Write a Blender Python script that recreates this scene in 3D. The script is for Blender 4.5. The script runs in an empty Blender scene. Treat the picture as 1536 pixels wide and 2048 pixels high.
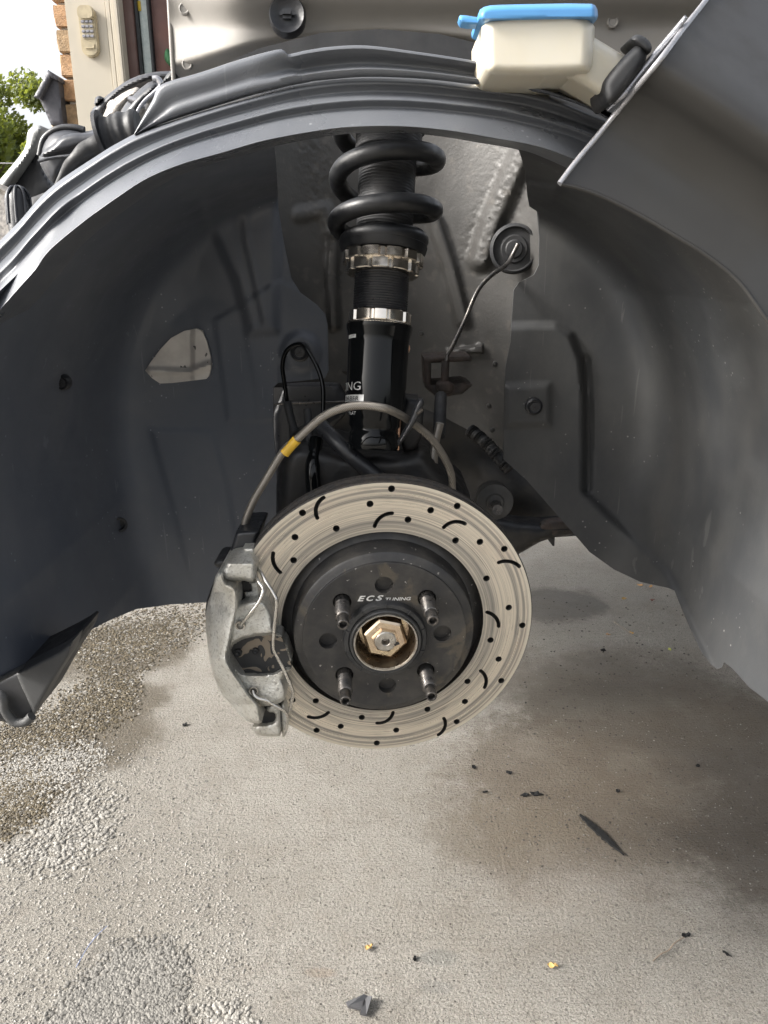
import bpy, bmesh, math, random
import numpy as np
from mathutils import Vector, Matrix
from mathutils.geometry import delaunay_2d_cdt
random.seed(7); rng = np.random.default_rng(7)
sc = bpy.context.scene
col = sc.collection
R = math.radians
# ------------------------------------------------------------------ camera, sky, sun, exposure
FPX, PITCH, H = 1479.0, R(18), 0.80           # focal length in photo pixels, downward pitch, lens height over the ground
CT, ST = math.cos(PITCH), math.sin(PITCH)
cam = bpy.data.cameras.new('camera'); cam_o = bpy.data.objects.new('camera', cam); col.objects.link(cam_o)
cam.sensor_fit = 'VERTICAL'; cam.sensor_height = 36.0; cam.lens = 36.0 * FPX / 2048
cam.clip_start = 0.02; cam.clip_end = 400
cam_o.location = (0, 0, H); cam_o.rotation_euler = (math.pi/2 - PITCH, 0, 0)
sc.camera = cam_o
SUN_DIR = Vector((-0.82, -0.16, 0.53)).normalized()      # towards the sun
w = bpy.data.worlds.new('World'); sc.world = w; w.use_nodes = True
wn = w.node_tree.nodes; bg = wn['Background']
sky = wn.new('ShaderNodeTexSky'); sky.sky_type = 'NISHITA'; sky.sun_disc = False
sky.sun_elevation = math.asin(SUN_DIR.z); sky.sun_rotation = math.atan2(SUN_DIR.x, SUN_DIR.y)
sky.air_density = 1.0; sky.dust_density = 7.0; sky.ozone_density = 1.0
hs = wn.new('ShaderNodeHueSaturation'); hs.inputs['Saturation'].default_value = .28    # thin bright cloud over the blue
w.node_tree.links.new(sky.outputs[0], hs.inputs['Color']); w.node_tree.links.new(hs.outputs[0], bg.inputs[0]); bg.inputs[1].default_value = 0.15
sl = bpy.data.lights.new('sun', 'SUN'); sl.energy = 2.3; sl.angle = R(13); sl.color = (1, .96, .90)
so = bpy.data.objects.new('sun', sl); col.objects.link(so); so.location = (-4, -1, 5)
so.rotation_euler = (-SUN_DIR).to_track_quat('-Z', 'Y').to_euler()
sc.view_settings.view_transform = 'Standard'; sc.view_settings.look = 'None'
sc.view_settings.gamma = 1; sc.view_settings.exposure = 1.50; sc.view_settings.use_curve_mapping = False
sc.render.engine = 'CYCLES'

# ------------------------------------------------------------------ geometry helpers
def ray(u, v):
    a, b = u - 768.0, v - 1024.0
    return Vector((a, FPX*CT - b*ST, -FPX*ST - b*CT))
def P(u, v, Y):                      # the point seen at a photo pixel, Y metres ahead of the lens
    d = ray(u, v); return Vector((0, 0, H)) + d*(Y/d.y)
def PG(u, v, z=0.0):                 # the point of the ground seen at a photo pixel
    d = ray(u, v); return Vector((0, 0, H)) + d*((z - H)/d.z)
def ppm(v, Y): return ray(768, v).y / Y       # pixels per metre across, at that row and distance
def Zm(pts, u0, v0, s): return [(u0 + x/s, v0 + y/s) for x, y in pts]

def link(name, me, mats=None, parent=None, smooth=True):
    o = bpy.data.objects.new(name, me); col.objects.link(o)
    if mats is not None:
        for m in (mats if isinstance(mats, (list, tuple)) else [mats]): me.materials.append(m)
    if smooth: me.polygons.foreach_set('use_smooth', [True]*len(me.polygons))
    if parent is not None:
        o.parent = parent; o.matrix_parent_inverse = wmat(parent).inverted()
    return o
def wmat(o):
    m = Matrix.Translation(o.location) @ o.rotation_euler.to_matrix().to_4x4()
    if o.parent is None: return m
    return wmat(o.parent) @ o.matrix_parent_inverse @ m
def frombm(name, bm, mats=None, parent=None, smooth=True, angle=None, recalc=True):
    if recalc: bmesh.ops.recalc_face_normals(bm, faces=bm.faces)
    if angle is not None:
        for e in bm.edges:
            if len(e.link_faces) == 2 and e.calc_face_angle(0) > R(angle): e.smooth = False
    me = bpy.data.meshes.new(name); bm.to_mesh(me); bm.free()
    return link(name, me, mats, parent, smooth)
def tag(o, label=None, cat=None, group=None, kind=None):
    if label: o['label'] = label
    if cat: o['category'] = cat
    if group: o['group'] = group
    if kind: o['kind'] = kind
    return o
def empty(name, loc, parent=None):
    o = bpy.data.objects.new(name, None); col.objects.link(o); o.location = loc
    if parent is not None:
        o.parent = parent; o.matrix_parent_inverse = wmat(parent).inverted()
    return o

def sdf(pts, poly):                  # signed distance (positive inside) of points to a polygon, in its own plane
    pts = np.asarray(pts, float); poly = np.asarray(poly, float)
    d = np.full(len(pts), 1e9); ins = np.zeros(len(pts), bool)
    for i in range(len(poly)):
        a, b = poly[i], poly[(i+1) % len(poly)]
        e = b - a; wv = pts - a
        t = np.clip((wv @ e)/max(e @ e, 1e-12), 0, 1)
        d = np.minimum(d, np.hypot(*(wv - t[:, None]*e).T))
        c = ((a[1] <= pts[:, 1]) & (b[1] > pts[:, 1])) | ((b[1] <= pts[:, 1]) & (a[1] > pts[:, 1]))
        with np.errstate(divide='ignore', invalid='ignore'):
            xi = a[0] + (pts[:, 1] - a[1])/(b[1] - a[1] if b[1] != a[1] else 1e-9)*e[0]
        ins ^= c & (pts[:, 0] < xi)
    return np.where(ins, d, -d)
def sstep(a, b, x):
    t = np.clip((x - a)/(b - a), 0, 1); return t*t*(3 - 2*t)
def smooth_poly(poly, n=1):          # Chaikin corner rounding
    for _ in range(n):
        q = []
        for i in range(len(poly)):
            a, b = poly[i], poly[(i+1) % len(poly)]
            q += [(a[0]*.75 + b[0]*.25, a[1]*.75 + b[1]*.25), (a[0]*.25 + b[0]*.75, a[1]*.25 + b[1]*.75)]
        poly = q
    return poly
def cr(pts, n=8):                    # Catmull-Rom through points of any dimension
    p = [np.array(q, float) for q in pts]; p = [2*p[0]-p[1]] + p + [2*p[-1]-p[-2]]
    out = []
    for i in range(1, len(p)-2):
        for k in range(n):
            t = k/n
            out.append(.5*((2*p[i]) + (p[i+1]-p[i-1])*t + (2*p[i-1]-5*p[i]+4*p[i+1]-p[i+2])*t*t + (3*p[i]-p[i-1]-3*p[i+1]+p[i+2])*t**3))
    out.append(p[-2]); return out

def grid_poly(poly, step):
    bm = bmesh.new()
    bm.faces.new([bm.verts.new((u, v, 0)) for u, v in poly])
    us = [p[0] for p in poly]; vs = [p[1] for p in poly]
    for ax, lo, hi in ((0, min(us), max(us)), (1, min(vs), max(vs))):
        x = lo + step*.53
        while x < hi:
            co = (x, 0, 0) if ax == 0 else (0, x, 0); no = (1, 0, 0) if ax == 0 else (0, 1, 0)
            bmesh.ops.bisect_plane(bm, geom=bm.verts[:] + bm.edges[:] + bm.faces[:], plane_co=co, plane_no=no, dist=1e-4)
            x += step
    return bm
def sheet(name, poly, yfn, step, mats, parent, thick=.003):
    """a shell whose outline is the polygon and whose distance is yfn(u, v); thick metres deep"""
    bm = grid_poly(poly, step)
    bmesh.ops.triangulate(bm, faces=[f for f in bm.faces if len(f.verts) > 4])
    uv = np.array([v.co[:2] for v in bm.verts]); Y = yfn(uv[:, 0], uv[:, 1])
    for v, (a, b), y in zip(bm.verts, uv, Y): v.co = P(a, b, y)
    if thick:
        be = [e for e in bm.edges if len(e.link_faces) == 1]
        r = bmesh.ops.extrude_edge_only(bm, edges=be)
        for g in r['geom']:
            if isinstance(g, bmesh.types.BMVert): g.co.y += thick
    bmesh.ops.recalc_face_normals(bm, faces=bm.faces)
    fl = [f for f in bm.faces]
    s = sum((f.normal.y*f.calc_area()) for f in fl)
    if s > 0: bmesh.ops.reverse_faces(bm, faces=fl)
    return frombm(name, bm, mats, parent, True, 50, recalc=False)
def pillow(name, poly, Y, mats, parent, w=14, h=.01, thick=.03, step=5, extra=None, rnd=1):
    """a solid with a rounded front: the outline swells by h metres towards the viewer over w pixels"""
    if rnd: poly = smooth_poly(poly, rnd)
    bm = grid_poly(poly, step)
    bmesh.ops.triangulate(bm, faces=[f for f in bm.faces if len(f.verts) > 4])
    uv = np.array([v.co[:2] for v in bm.verts]); d = np.clip(sdf(uv, poly), 0, w)/w
    bul = h*np.sqrt(np.clip(1 - (1-d)**2, 0, 1))
    Yb = Y(uv[:, 0], uv[:, 1]) if callable(Y) else np.full(len(uv), Y)
    ex = extra(uv[:, 0], uv[:, 1]) if extra else 0
    for v, (a, b), y in zip(bm.verts, uv, Yb - bul + ex): v.co = P(a, b, y)
    be = [e for e in bm.edges if len(e.link_faces) == 1]
    r = bmesh.ops.extrude_edge_only(bm, edges=be)
    ne = [g for g in r['geom'] if isinstance(g, bmesh.types.BMEdge)]
    for g in r['geom']:
        if isinstance(g, bmesh.types.BMVert): g.co.y += thick
    bmesh.ops.contextual_create(bm, geom=[e for e in ne if len(e.link_faces) == 1])
    return frombm(name, bm, mats, parent, True, 55)
def tube(name, pts, r, mats, parent, n=10, ns=6, rfn=None, raw=False):
    """pts: 3-D points; a round tube through them"""
    c = [Vector(p) for p in (pts if raw else cr([tuple(p) for p in pts], ns))]
    bm = bmesh.new(); rings = []
    up = Vector((0.13, .21, 1)).normalized()
    t0 = (c[1]-c[0]).normalized(); a = t0.cross(up).normalized()
    for i, p in enumerate(c):
        t = (c[min(i+1, len(c)-1)] - c[max(i-1, 0)]).normalized()
        a = (a - t*a.dot(t)).normalized(); b = t.cross(a)
        rr = r if rfn is None else rfn(i/(len(c)-1))
        rings.append([bm.verts.new(p + (a*math.cos(k*2*math.pi/n) + b*math.sin(k*2*math.pi/n))*rr) for k in range(n)])
    for i in range(len(rings)-1):
        for k in range(n): bm.faces.new((rings[i][k], rings[i][(k+1) % n], rings[i+1][(k+1) % n], rings[i+1][k]))
    bm.faces.new(rings[0][::-1]); bm.faces.new(rings[-1])
    return frombm(name, bm, mats, parent, True, 60)
def lathe_bm(prof, M, n=64, rad=None, bm=None, mi=0):
    """prof: (radius, height) pairs; M maps (x, y, height) to the world; rad(k/n) scales the radius"""
    bm = bm or bmesh.new(); rings = []
    for r, hgt in prof:
        rings.append([bm.verts.new(M @ Vector((r*math.cos(2*math.pi*k/n)*(rad(k/n) if rad else 1), r*math.sin(2*math.pi*k/n)*(rad(k/n) if rad else 1), hgt))) for k in range(n)])
    for i in range(len(rings)-1):
        for k in range(n):
            f = bm.faces.new((rings[i][k], rings[i][(k+1) % n], rings[i+1][(k+1) % n], rings[i+1][k])); f.material_index = mi
    for rg, p in ((rings[0], prof[0]), (rings[-1], prof[-1])):
        if p[0] > 1e-6:
            pass
    return bm
def lathe(name, prof, M, mats, parent, n=64, rad=None, angle=35, close=False):
    if close: prof = list(prof) + [prof[0]]
    bm = lathe_bm(prof, M, n, rad)
    bmesh.ops.remove_doubles(bm, verts=bm.verts, dist=1e-6)
    return frombm(name, bm, mats, parent, True, angle)
def boxbm(bm, c, s, M=None):
    vs = []
    for i in range(8):
        p = Vector((c[0] + s[0]*(.5 if i & 1 else -.5), c[1] + s[1]*(.5 if i & 2 else -.5), c[2] + s[2]*(.5 if i & 4 else -.5)))
        vs.append(bm.verts.new(M @ p if M else p))
    for f in ((0,1,3,2),(4,6,7,5),(0,4,5,1),(2,3,7,6),(0,2,6,4),(1,5,7,3)): bm.faces.new([vs[i] for i in f])
    return bm
def box(name, c, s, mats, parent=None, bev=0.0, M=None):
    bm = boxbm(bmesh.new(), c, s, M)
    if bev: bmesh.ops.bevel(bm, geom=bm.edges[:], offset=bev, segments=2, affect='EDGES')
    return frombm(name, bm, mats, parent, bool(bev), 40)
def frame(o, z, x=None):             # matrix with its z axis along z
    z = Vector(z).normalized(); x = Vector(x) if x is not None else Vector((1, 0, 0))
    x = (x - z*x.dot(z)).normalized(); y = z.cross(x)
    return Matrix(((x.x, y.x, z.x, o[0]), (x.y, y.y, z.y, o[1]), (x.z, y.z, z.z, o[2]), (0, 0, 0, 1)))

# ------------------------------------------------------------------ materials
class NT:
    def __init__(s, name):
        s.m = bpy.data.materials.new(name); s.m.use_nodes = True; s.t = s.m.node_tree; s.n = s.t.nodes
        s.b = s.n['Principled BSDF']; s.tc = s.n.new('ShaderNodeTexCoord').outputs['Object']
    def lk(s, a, b): s.t.links.new(a, b)
    def noise(s, scale, detail=5, rough=.55, vec=None, dist=0):
        n = s.n.new('ShaderNodeTexNoise'); n.inputs['Scale'].default_value = scale; n.inputs['Detail'].default_value = detail
        n.inputs['Roughness'].default_value = rough; n.inputs['Distortion'].default_value = dist
        s.lk(vec or s.tc, n.inputs['Vector']); return n.outputs['Fac']
    def voro(s, scale, feat='F1', vec=None, out='Distance'):
        n = s.n.new('ShaderNodeTexVoronoi'); n.feature = feat; n.inputs['Scale'].default_value = scale
        s.lk(vec or s.tc, n.inputs['Vector']); return n.outputs[out]
    def rng(s, x, a, b, c=0., d=1., smooth=True):
        n = s.n.new('ShaderNodeMapRange'); n.interpolation_type = 'SMOOTHSTEP' if smooth else 'LINEAR'
        s.lk(x, n.inputs[0])
        for i, k in enumerate((a, b, c, d)): n.inputs[i+1].default_value = k
        return n.outputs[0]
    def mix(s, f, a, b, mode='MIX'):
        n = s.n.new('ShaderNodeMix'); n.data_type = 'RGBA'; n.blend_type = mode
        for x, i in ((f, 0), (a, 6), (b, 7)):
            if isinstance(x, (int, float)): n.inputs[i].default_value = x
            elif isinstance(x, tuple): n.inputs[i].default_value = (*x, 1)
            else: s.lk(x, n.inputs[i])
        return n.outputs[2]
    def math(s, op, a, b=0.):
        n = s.n.new('ShaderNodeMath'); n.operation = op
        for i, x in enumerate((a, b)):
            if isinstance(x, (int, float)): n.inputs[i].default_value = x
            else: s.lk(x, n.inputs[i])
        return n.outputs[0]
    def mapv(s, scale=(1, 1, 1), loc=(0, 0, 0), rot=(0, 0, 0), vec=None, typ='POINT'):
        n = s.n.new('ShaderNodeMapping'); n.vector_type = typ
        n.inputs['Location'].default_value = loc; n.inputs['Rotation'].default_value = rot; n.inputs['Scale'].default_value = scale
        s.lk(vec or s.tc, n.inputs['Vector']); return n.outputs[0]
    def bump(s, h, strength, dist=.002, prev=None):
        n = s.n.new('ShaderNodeBump'); n.inputs['Strength'].default_value = strength; n.inputs['Distance'].default_value = dist
        s.lk(h, n.inputs['Height'])
        if prev: s.lk(prev, n.inputs['Normal'])
        return n.outputs[0]
    def out(s, color=None, rough=None, metal=None, normal=None, spec=None, coat=None, ior=None):
        for x, k in ((color, 'Base Color'), (rough, 'Roughness'), (metal, 'Metallic'), (normal, 'Normal'), (spec, 'Specular IOR Level'), (coat, 'Coat Weight'), (ior, 'IOR')):
            if x is None: continue
            if isinstance(x, (int, float)): s.b.inputs[k].default_value = x
            elif isinstance(x, tuple): s.b.inputs[k].default_value = (*x, 1)
            else: s.lk(x, s.b.inputs[k])
        return s.m
def simple(name, c, rough=.5, metal=0., c2=None, scale=40, bump=0., bscale=300, lo=.35, hi=.65, spec=.5, rvar=.12, coat=0., dist=.001):
    t = NT(name); nz = t.noise(scale)
    c2 = c2 or tuple(x*.78 for x in c)
    colr = t.mix(t.rng(nz, lo, hi), c, c2)
    rr = t.rng(t.noise(scale*2.3, 4), .3, .7, max(.02, rough - rvar), min(1, rough + rvar))
    nm = t.bump(t.noise(bscale, 4), bump, dist) if bump else None
    return t.out(colr, rr, metal, nm, spec, coat)
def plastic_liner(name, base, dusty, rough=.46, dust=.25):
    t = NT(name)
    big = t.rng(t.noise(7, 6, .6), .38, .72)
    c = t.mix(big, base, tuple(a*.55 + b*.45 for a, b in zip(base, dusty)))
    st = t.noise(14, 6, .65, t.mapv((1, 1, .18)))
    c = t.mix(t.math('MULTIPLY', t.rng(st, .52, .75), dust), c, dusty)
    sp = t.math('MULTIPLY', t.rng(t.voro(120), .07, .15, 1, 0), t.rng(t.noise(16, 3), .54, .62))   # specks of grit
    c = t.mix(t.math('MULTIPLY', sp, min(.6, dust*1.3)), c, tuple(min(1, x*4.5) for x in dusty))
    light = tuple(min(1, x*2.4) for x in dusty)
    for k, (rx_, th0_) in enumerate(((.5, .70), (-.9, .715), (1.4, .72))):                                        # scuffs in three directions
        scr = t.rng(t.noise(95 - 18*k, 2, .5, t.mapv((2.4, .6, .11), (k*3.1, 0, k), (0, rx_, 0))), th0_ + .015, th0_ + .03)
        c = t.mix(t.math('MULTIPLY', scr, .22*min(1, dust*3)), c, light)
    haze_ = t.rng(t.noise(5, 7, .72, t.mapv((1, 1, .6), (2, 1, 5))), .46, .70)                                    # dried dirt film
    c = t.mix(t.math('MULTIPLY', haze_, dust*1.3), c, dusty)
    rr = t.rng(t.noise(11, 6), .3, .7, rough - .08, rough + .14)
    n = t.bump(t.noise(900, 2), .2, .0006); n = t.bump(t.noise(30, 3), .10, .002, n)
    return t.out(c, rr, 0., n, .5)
M_LINF = plastic_liner('veil_tinted_liner_plastic', (.066, .076, .096), (.115, .12, .132), .48, .25)  # base colour lifted and blued to stand in for lens veil
M_LINR = plastic_liner('rear_liner_plastic', (.030, .032, .035), (.068, .067, .064), .60, .45)
M_FLANGE = plastic_liner('flange_plastic', (.080, .086, .098), (.14, .145, .15), .30, .12)
M_BLACK = simple('black_plastic', (.018, .019, .022), .38, bump=.15, bscale=500)
M_RUBBER = simple('black_rubber', (.014, .015, .017), .66, c2=(.024, .024, .025), bump=.1)
M_DARK = simple('greasy_dark_metal', (.012, .013, .015), .5, .3, (.025, .023, .021), 30, .3, 120)
M_GLOSSB = simple('gloss_black', (.004, .0045, .005), .09, rvar=.03, spec=.3)
M_SPRING = simple('spring_powder_coat', (.009, .0098, .0115), .46, bump=.1, bscale=700)
M_GOLD = simple('champagne_anodised', (.78, .73, .65), .18, 1., (.76, .68, .59), 60, rvar=.06)
M_BRONZE_TINT = simple('bronze_bolt_reflection', (.55, .33, .22), .3, .9)
M_GREY = simple('grey_body_paint', (.19, .18, .165), .62, .0, (.21, .198, .18), 14, .05, 60, coat=.05)
M_FENDER = simple('dark_grey_paint', (.026, .025, .024), .46, .1, (.031, .030, .028), 10, .05, 90, coat=.1)
M_HEM = simple('bare_edge_paint', (.42, .42, .44), .28, .6)
M_BLUE = simple('blue_plastic', (.075, .24, .48), .4, 0, (.07, .22, .45), rvar=.08)
M_YELL = simple('yellow_sleeve', (.62, .38, .03), .45)
M_WHITE = simple('white_label', (.62, .62, .60), .5)
M_SILV = simple('etched_silver', (.78, .78, .76), .35, .4)
M_STEELD = simple('dark_steel', (.075, .073, .072), .36, .85, (.13, .12, .11), 120, .2, 500)
M_HUBR = simple('hub_ring_black', (.02, .0205, .022), .42, .1, (.035, .035, .034), 80, .2, 300)
M_NUT = simple('zinc_yellow', (.70, .58, .40), .18, .97, (.66, .52, .40), 40, .03, 300)
M_ZINC = simple('worn_zinc', (.50, .48, .44), .38, .9, (.36, .33, .29), 220, .3, 700)
M_BORE = simple('dark_bore_metal', (.11, .085, .06), .34, .8, (.22, .175, .12), 60, .2, 300)  # brown metal, darker than the lip around it
M_WIRE = simple('clip_wire', (.62, .60, .56), .25, .95)
M_RUST = simple('rusty_steel', (.046, .032, .026), .7, .2, (.030, .026, .024), 70, .5, 200)
def mat_cast():
    t = NT('cast_aluminium')
    n1 = t.rng(t.noise(26, 6, .65), .35, .68)
    c = t.mix(n1, (.60, .60, .57), (.42, .40, .35))
    c = t.mix(t.math('MULTIPLY', t.rng(t.noise(380, 3), .52, .66), .6), c, (.24, .23, .21))
    rr = t.rng(t.noise(60, 5), .3, .7, .34, .58)
    n = t.bump(t.noise(480, 3, .6), .8, .0011); n = t.bump(t.noise(45, 3), .3, .002, n)
    return t.out(c, rr, .72, n)
M_CAST = mat_cast()
def mat_pocket():
    t = NT('flaking_pad_paint')
    f = t.rng(t.noise(60, 2, .4, dist=1.2), .53, .545)
    c = t.mix(f, (.032, .032, .032), (.20, .165, .125))
    return t.out(c, .6, .2, t.bump(f, .5, .0006))
M_POCKET = mat_pocket()
def mat_rotor():
    t = NT('machined_rotor_face')
    sx = t.n.new('ShaderNodeSeparateXYZ'); t.lk(t.tc, sx.inputs[0])
    rad = t.math('SQRT', t.math('ADD', t.math('POWER', sx.outputs[0], 2.), t.math('POWER', sx.outputs[1], 2.)))
    def ring(scale, det):
        cb = t.n.new('ShaderNodeCombineXYZ'); t.lk(rad, cb.inputs[0])
        # a little of the angle keeps the scored rings from being perfect
        t.lk(t.math('MULTIPLY', t.noise(6, 2), .004), cb.inputs[1])
        return t.noise(scale, det, .7, cb.outputs[0])
    r1 = ring(620, 3); r2 = ring(190, 4); r3 = ring(1700, 2)
    c = t.mix(t.rng(r2, .42, .58), (.66, .605, .52), (.33, .315, .29))
    c = t.mix(t.math('MULTIPLY', t.rng(r1, .52, .64), .85), c, (.19, .185, .178))
    c = t.mix(t.math('MULTIPLY', t.rng(r3, .55, .7), .4), c, (.33, .31, .28))
    c = t.mix(t.math('MULTIPLY', t.rng(t.noise(22, 4), .5, .75), .35), c, (.55, .46, .39))
    edge = t.rng(rad, .1285, .1295)
    c = t.mix(edge, c, (.66, .62, .54))
    rr = t.rng(r1, .3, .7, .26, .42)
    n = t.bump(r1, .35, .0004); n = t.bump(r3, .2, .0002, n)
    t.b.inputs['Anisotropic'].default_value = .55
    tg = t.n.new('ShaderNodeTangent'); tg.direction_type = 'RADIAL'; tg.axis = 'Z'; t.lk(tg.outputs[0], t.b.inputs['Tangent'])
    return t.out(c, rr, .88, n)
M_ROTOR = mat_rotor()
M_HOLE = simple('drill_hole_dark', (.03, .028, .026), .7, .2)
M_RIM = simple('rotor_rim_coating', (.028, .027, .027), .55, .2, (.05, .043, .037), 200, .3, 600)
def mat_hat():
    t = NT('rotor_hat_coating')
    nz = t.rng(t.noise(34, 7, .65), .36, .7)
    c = t.mix(nz, (.028, .028, .029), (.055, .052, .048))
    c = t.mix(t.math('MULTIPLY', t.rng(t.noise(24, 5, .6, dist=.6), .6, .68), .5), c, (.11, .092, .066))
    c = t.mix(t.math('MULTIPLY', t.rng(t.noise(210, 3), .69, .74), .6), c, (.4, .38, .35))
    return t.out(c, t.rng(t.noise(50, 4), .3, .7, .36, .56), .35, t.bump(t.noise(500, 3), .25, .0006))
M_HAT = mat_hat()
def mat_tower():
    t = NT('stone_guard_paint')
    c = t.mix(t.rng(t.noise(16, 6), .35, .7), (.054, .052, .049), (.040, .039, .037))
    c = t.mix(t.math('MULTIPLY', t.rng(t.noise(70, 4), .55, .7), .35), c, (.11, .10, .088))
    return t.out(c, t.rng(t.noise(30, 3), .3, .7, .38, .55), .1, t.bump(t.noise(340, 2, .5), .22, .0012), .5, .1)
M_TOWER = mat_tower()
def mat_braid():
    t = NT('braided_steel')
    n = t.n.new('ShaderNodeTexWave'); n.inputs['Scale'].default_value = 420; n.inputs['Distortion'].default_value = 1.5; n.bands_direction = 'DIAGONAL'
    t.lk(t.tc, n.inputs[0])
    c = t.mix(n.outputs['Fac'], (.36, .33, .29), (.20, .185, .165))
    return t.out(c, .38, .75, t.bump(n.outputs['Fac'], .5, .0006))
M_BRAID = mat_braid()
def mat_bottle():
    t = NT('milky_plastic')
    t.b.inputs['Subsurface Weight'].default_value = .35; t.b.inputs['Subsurface Radius'].default_value = (.02, .016, .010)
    c = t.mix(t.rng(t.noise(20, 3), .35, .7), (.54, .51, .43), (.52, .475, .375))
    return t.out(c, .35)
M_BOTTLE = mat_bottle()
def mat_plate_worn():
    t = NT('scuffed_silver_cover')
    c = t.mix(t.rng(t.noise(30, 5), .35, .65), (.46, .44, .41), (.36, .34, .32))
    c = t.mix(t.rng(t.noise(130, 3, .5, t.mapv((1, 1, .6))), .66, .69), c, (.05, .05, .05))
    return t.out(c, .4, .35, t.bump(t.noise(120, 3), .2, .001))
M_PLATE = mat_plate_worn()
M_LAMPH = simple('lamp_housing_grey', (.022, .0235, .029), .42, 0, (.03, .032, .038), 20, .05)
M_CASTING = simple('sand_cast_metal', (.42, .39, .35), .5, .6, (.25, .23, .21), 160, .6, 260)
M_BAR = simple('painted_carrier', (.30, .31, .30), .45, .2, (.22, .22, .215), 40, .1)

# ------------------------------------------------------------------ the setting: ground
def ground_material():
    t = NT('concrete_slab')
    pos = t.tc
    warp = t.math('ADD', t.math('MULTIPLY', t.noise(9, 5, .6), .65), t.math('MULTIPLY', t.noise(60, 5, .7), .35))
    def ell(u, v, ru, rv, soft=.5, rot=0., amp=.9):
        c = PG(u, v); rx = (PG(u+ru, v) - PG(u-ru, v)).length/2; ry = (PG(u, v-rv) - PG(u, v+rv)).length/2
        m = t.mapv((rx, ry, 1), (c.x, c.y, 0), (0, 0, R(rot)), pos, 'TEXTURE')
        ln = t.n.new('ShaderNodeVectorMath'); ln.operation = 'LENGTH'; t.lk(m, ln.inputs[0])
        x = t.math('ADD', ln.outputs['Value'], t.math('MULTIPLY', t.math('SUBTRACT', warp, .5), amp*2))
        return t.rng(x, 1 + soft*.5, 1 - soft*.5)
    c = t.mix(t.rng(t.noise(3.2, 6, .6), .32, .7), (.365, .345, .308), (.28, .26, .225))
    c = t.mix(t.math('MULTIPLY', t.rng(t.noise(26, 5, .65), .45, .72), .55), c, (.29, .262, .222))
    brush = t.noise(1, 4, .6, t.mapv((5, 170, 1)))
    c = t.mix(t.math('MULTIPLY', t.rng(brush, .5, .7), .30), c, (.25, .23, .20))
    grain = t.noise(520, 3, .7)
    c = t.mix(t.math('MULTIPLY', t.rng(grain, .50, .62), .8), c, (.15, .133, .108))
    c = t.mix(t.math('MULTIPLY', t.rng(t.noise(640, 2), .60, .68), .5), c, (.62, .60, .55))
    # oil and tyre dirt soaked in; right-hand ellipses also paint shade under the car
    for (u, v, ru, rv, k, colr, soft) in (
            (1400, 1500, 360, 150, .90, (.072, .058, .042), .9), (1240, 1640, 330, 110, .85, (.115, .092, .066), .9),
            (1520, 1640, 220, 160, .88, (.072, .060, .046), .9), (1240, 1370, 260, 70, .72, (.115, .095, .072), .8), (1080, 1850, 260, 70, .22, (.20, .17, .13), .8),
            (1130, 1545, 230, 105, .70, (.13, .104, .075), .6), (1010, 1660, 150, 70, .45, (.17, .14, .10), .7), (1290, 1430, 260, 60, .6, (.10, .082, .06), .6),
            (1120, 1208, 95, 32, .75, (.10, .092, .082), .5), (1170, 1760, 200, 60, .25, (.18, .15, .12), .8),
            (878, 1915, 40, 16, .45, (.18, .185, .17), .5), (875, 1975, 36, 14, .40, (.20, .20, .185), .5), (640, 1945, 30, 10, .3, (.25, .17, .11), .6),
            (1180, 1395, 170, 30, .35, (.12, .11, .09), .8)):
        c = t.mix(t.math('MULTIPLY', ell(u, v, ru, rv, soft), k), c, colr)
    # damp rough patches under the gravel
    wet = None
    for (u, v, ru, rv) in ((230, 1300, 170, 55), (150, 1480, 170, 60), (40, 1560, 130, 90), (250, 1400, 90, 40)):
        e = ell(u, v, ru, rv, .5)
        wet = e if wet is None else t.math('MAXIMUM', wet, e)
    c = t.mix(t.math('MULTIPLY', wet, .82), c, (.105, .084, .054))
    # small pits
    pit = t.math('MAXIMUM', t.math('MULTIPLY', t.rng(t.voro(95), .12, .22, 1, 0), t.rng(t.noise(30, 2), .40, .52)), t.math('MULTIPLY', t.rng(t.voro(210), .14, .26, 1, 0), t.rng(t.noise(44, 2), .32, .46)))
    c = t.mix(t.math('MULTIPLY', pit, .7), c, (.10, .092, .08))
    blot = t.rng(t.noise(7.5, 7, .7, dist=.5), .50, .68)
    c = t.mix(t.math('MULTIPLY', blot, .30), c, (.20, .18, .15))
    rr = t.math('SUBTRACT', t.rng(t.noise(14, 4), .3, .7, .66, .85), t.math('MULTIPLY', wet, .38))
    n = t.bump(t.noise(46, 6, .72), .7, .014)
    n = t.bump(t.noise(230, 4, .72), 1., .011, n)
    n = t.bump(brush, .35, .004, n)
    n = t.bump(pit, -.6, .004, n)
    return t.out(c, rr, 0., n, .4)
bm = bmesh.new()
bmesh.ops.create_grid(bm, x_segments=40, y_segments=40, size=60)
g = frombm('ground', bm, ground_material(), None, True); tag(g, kind='structure')
g['label'] = 'stained light grey concrete slab under the jacked car'

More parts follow.
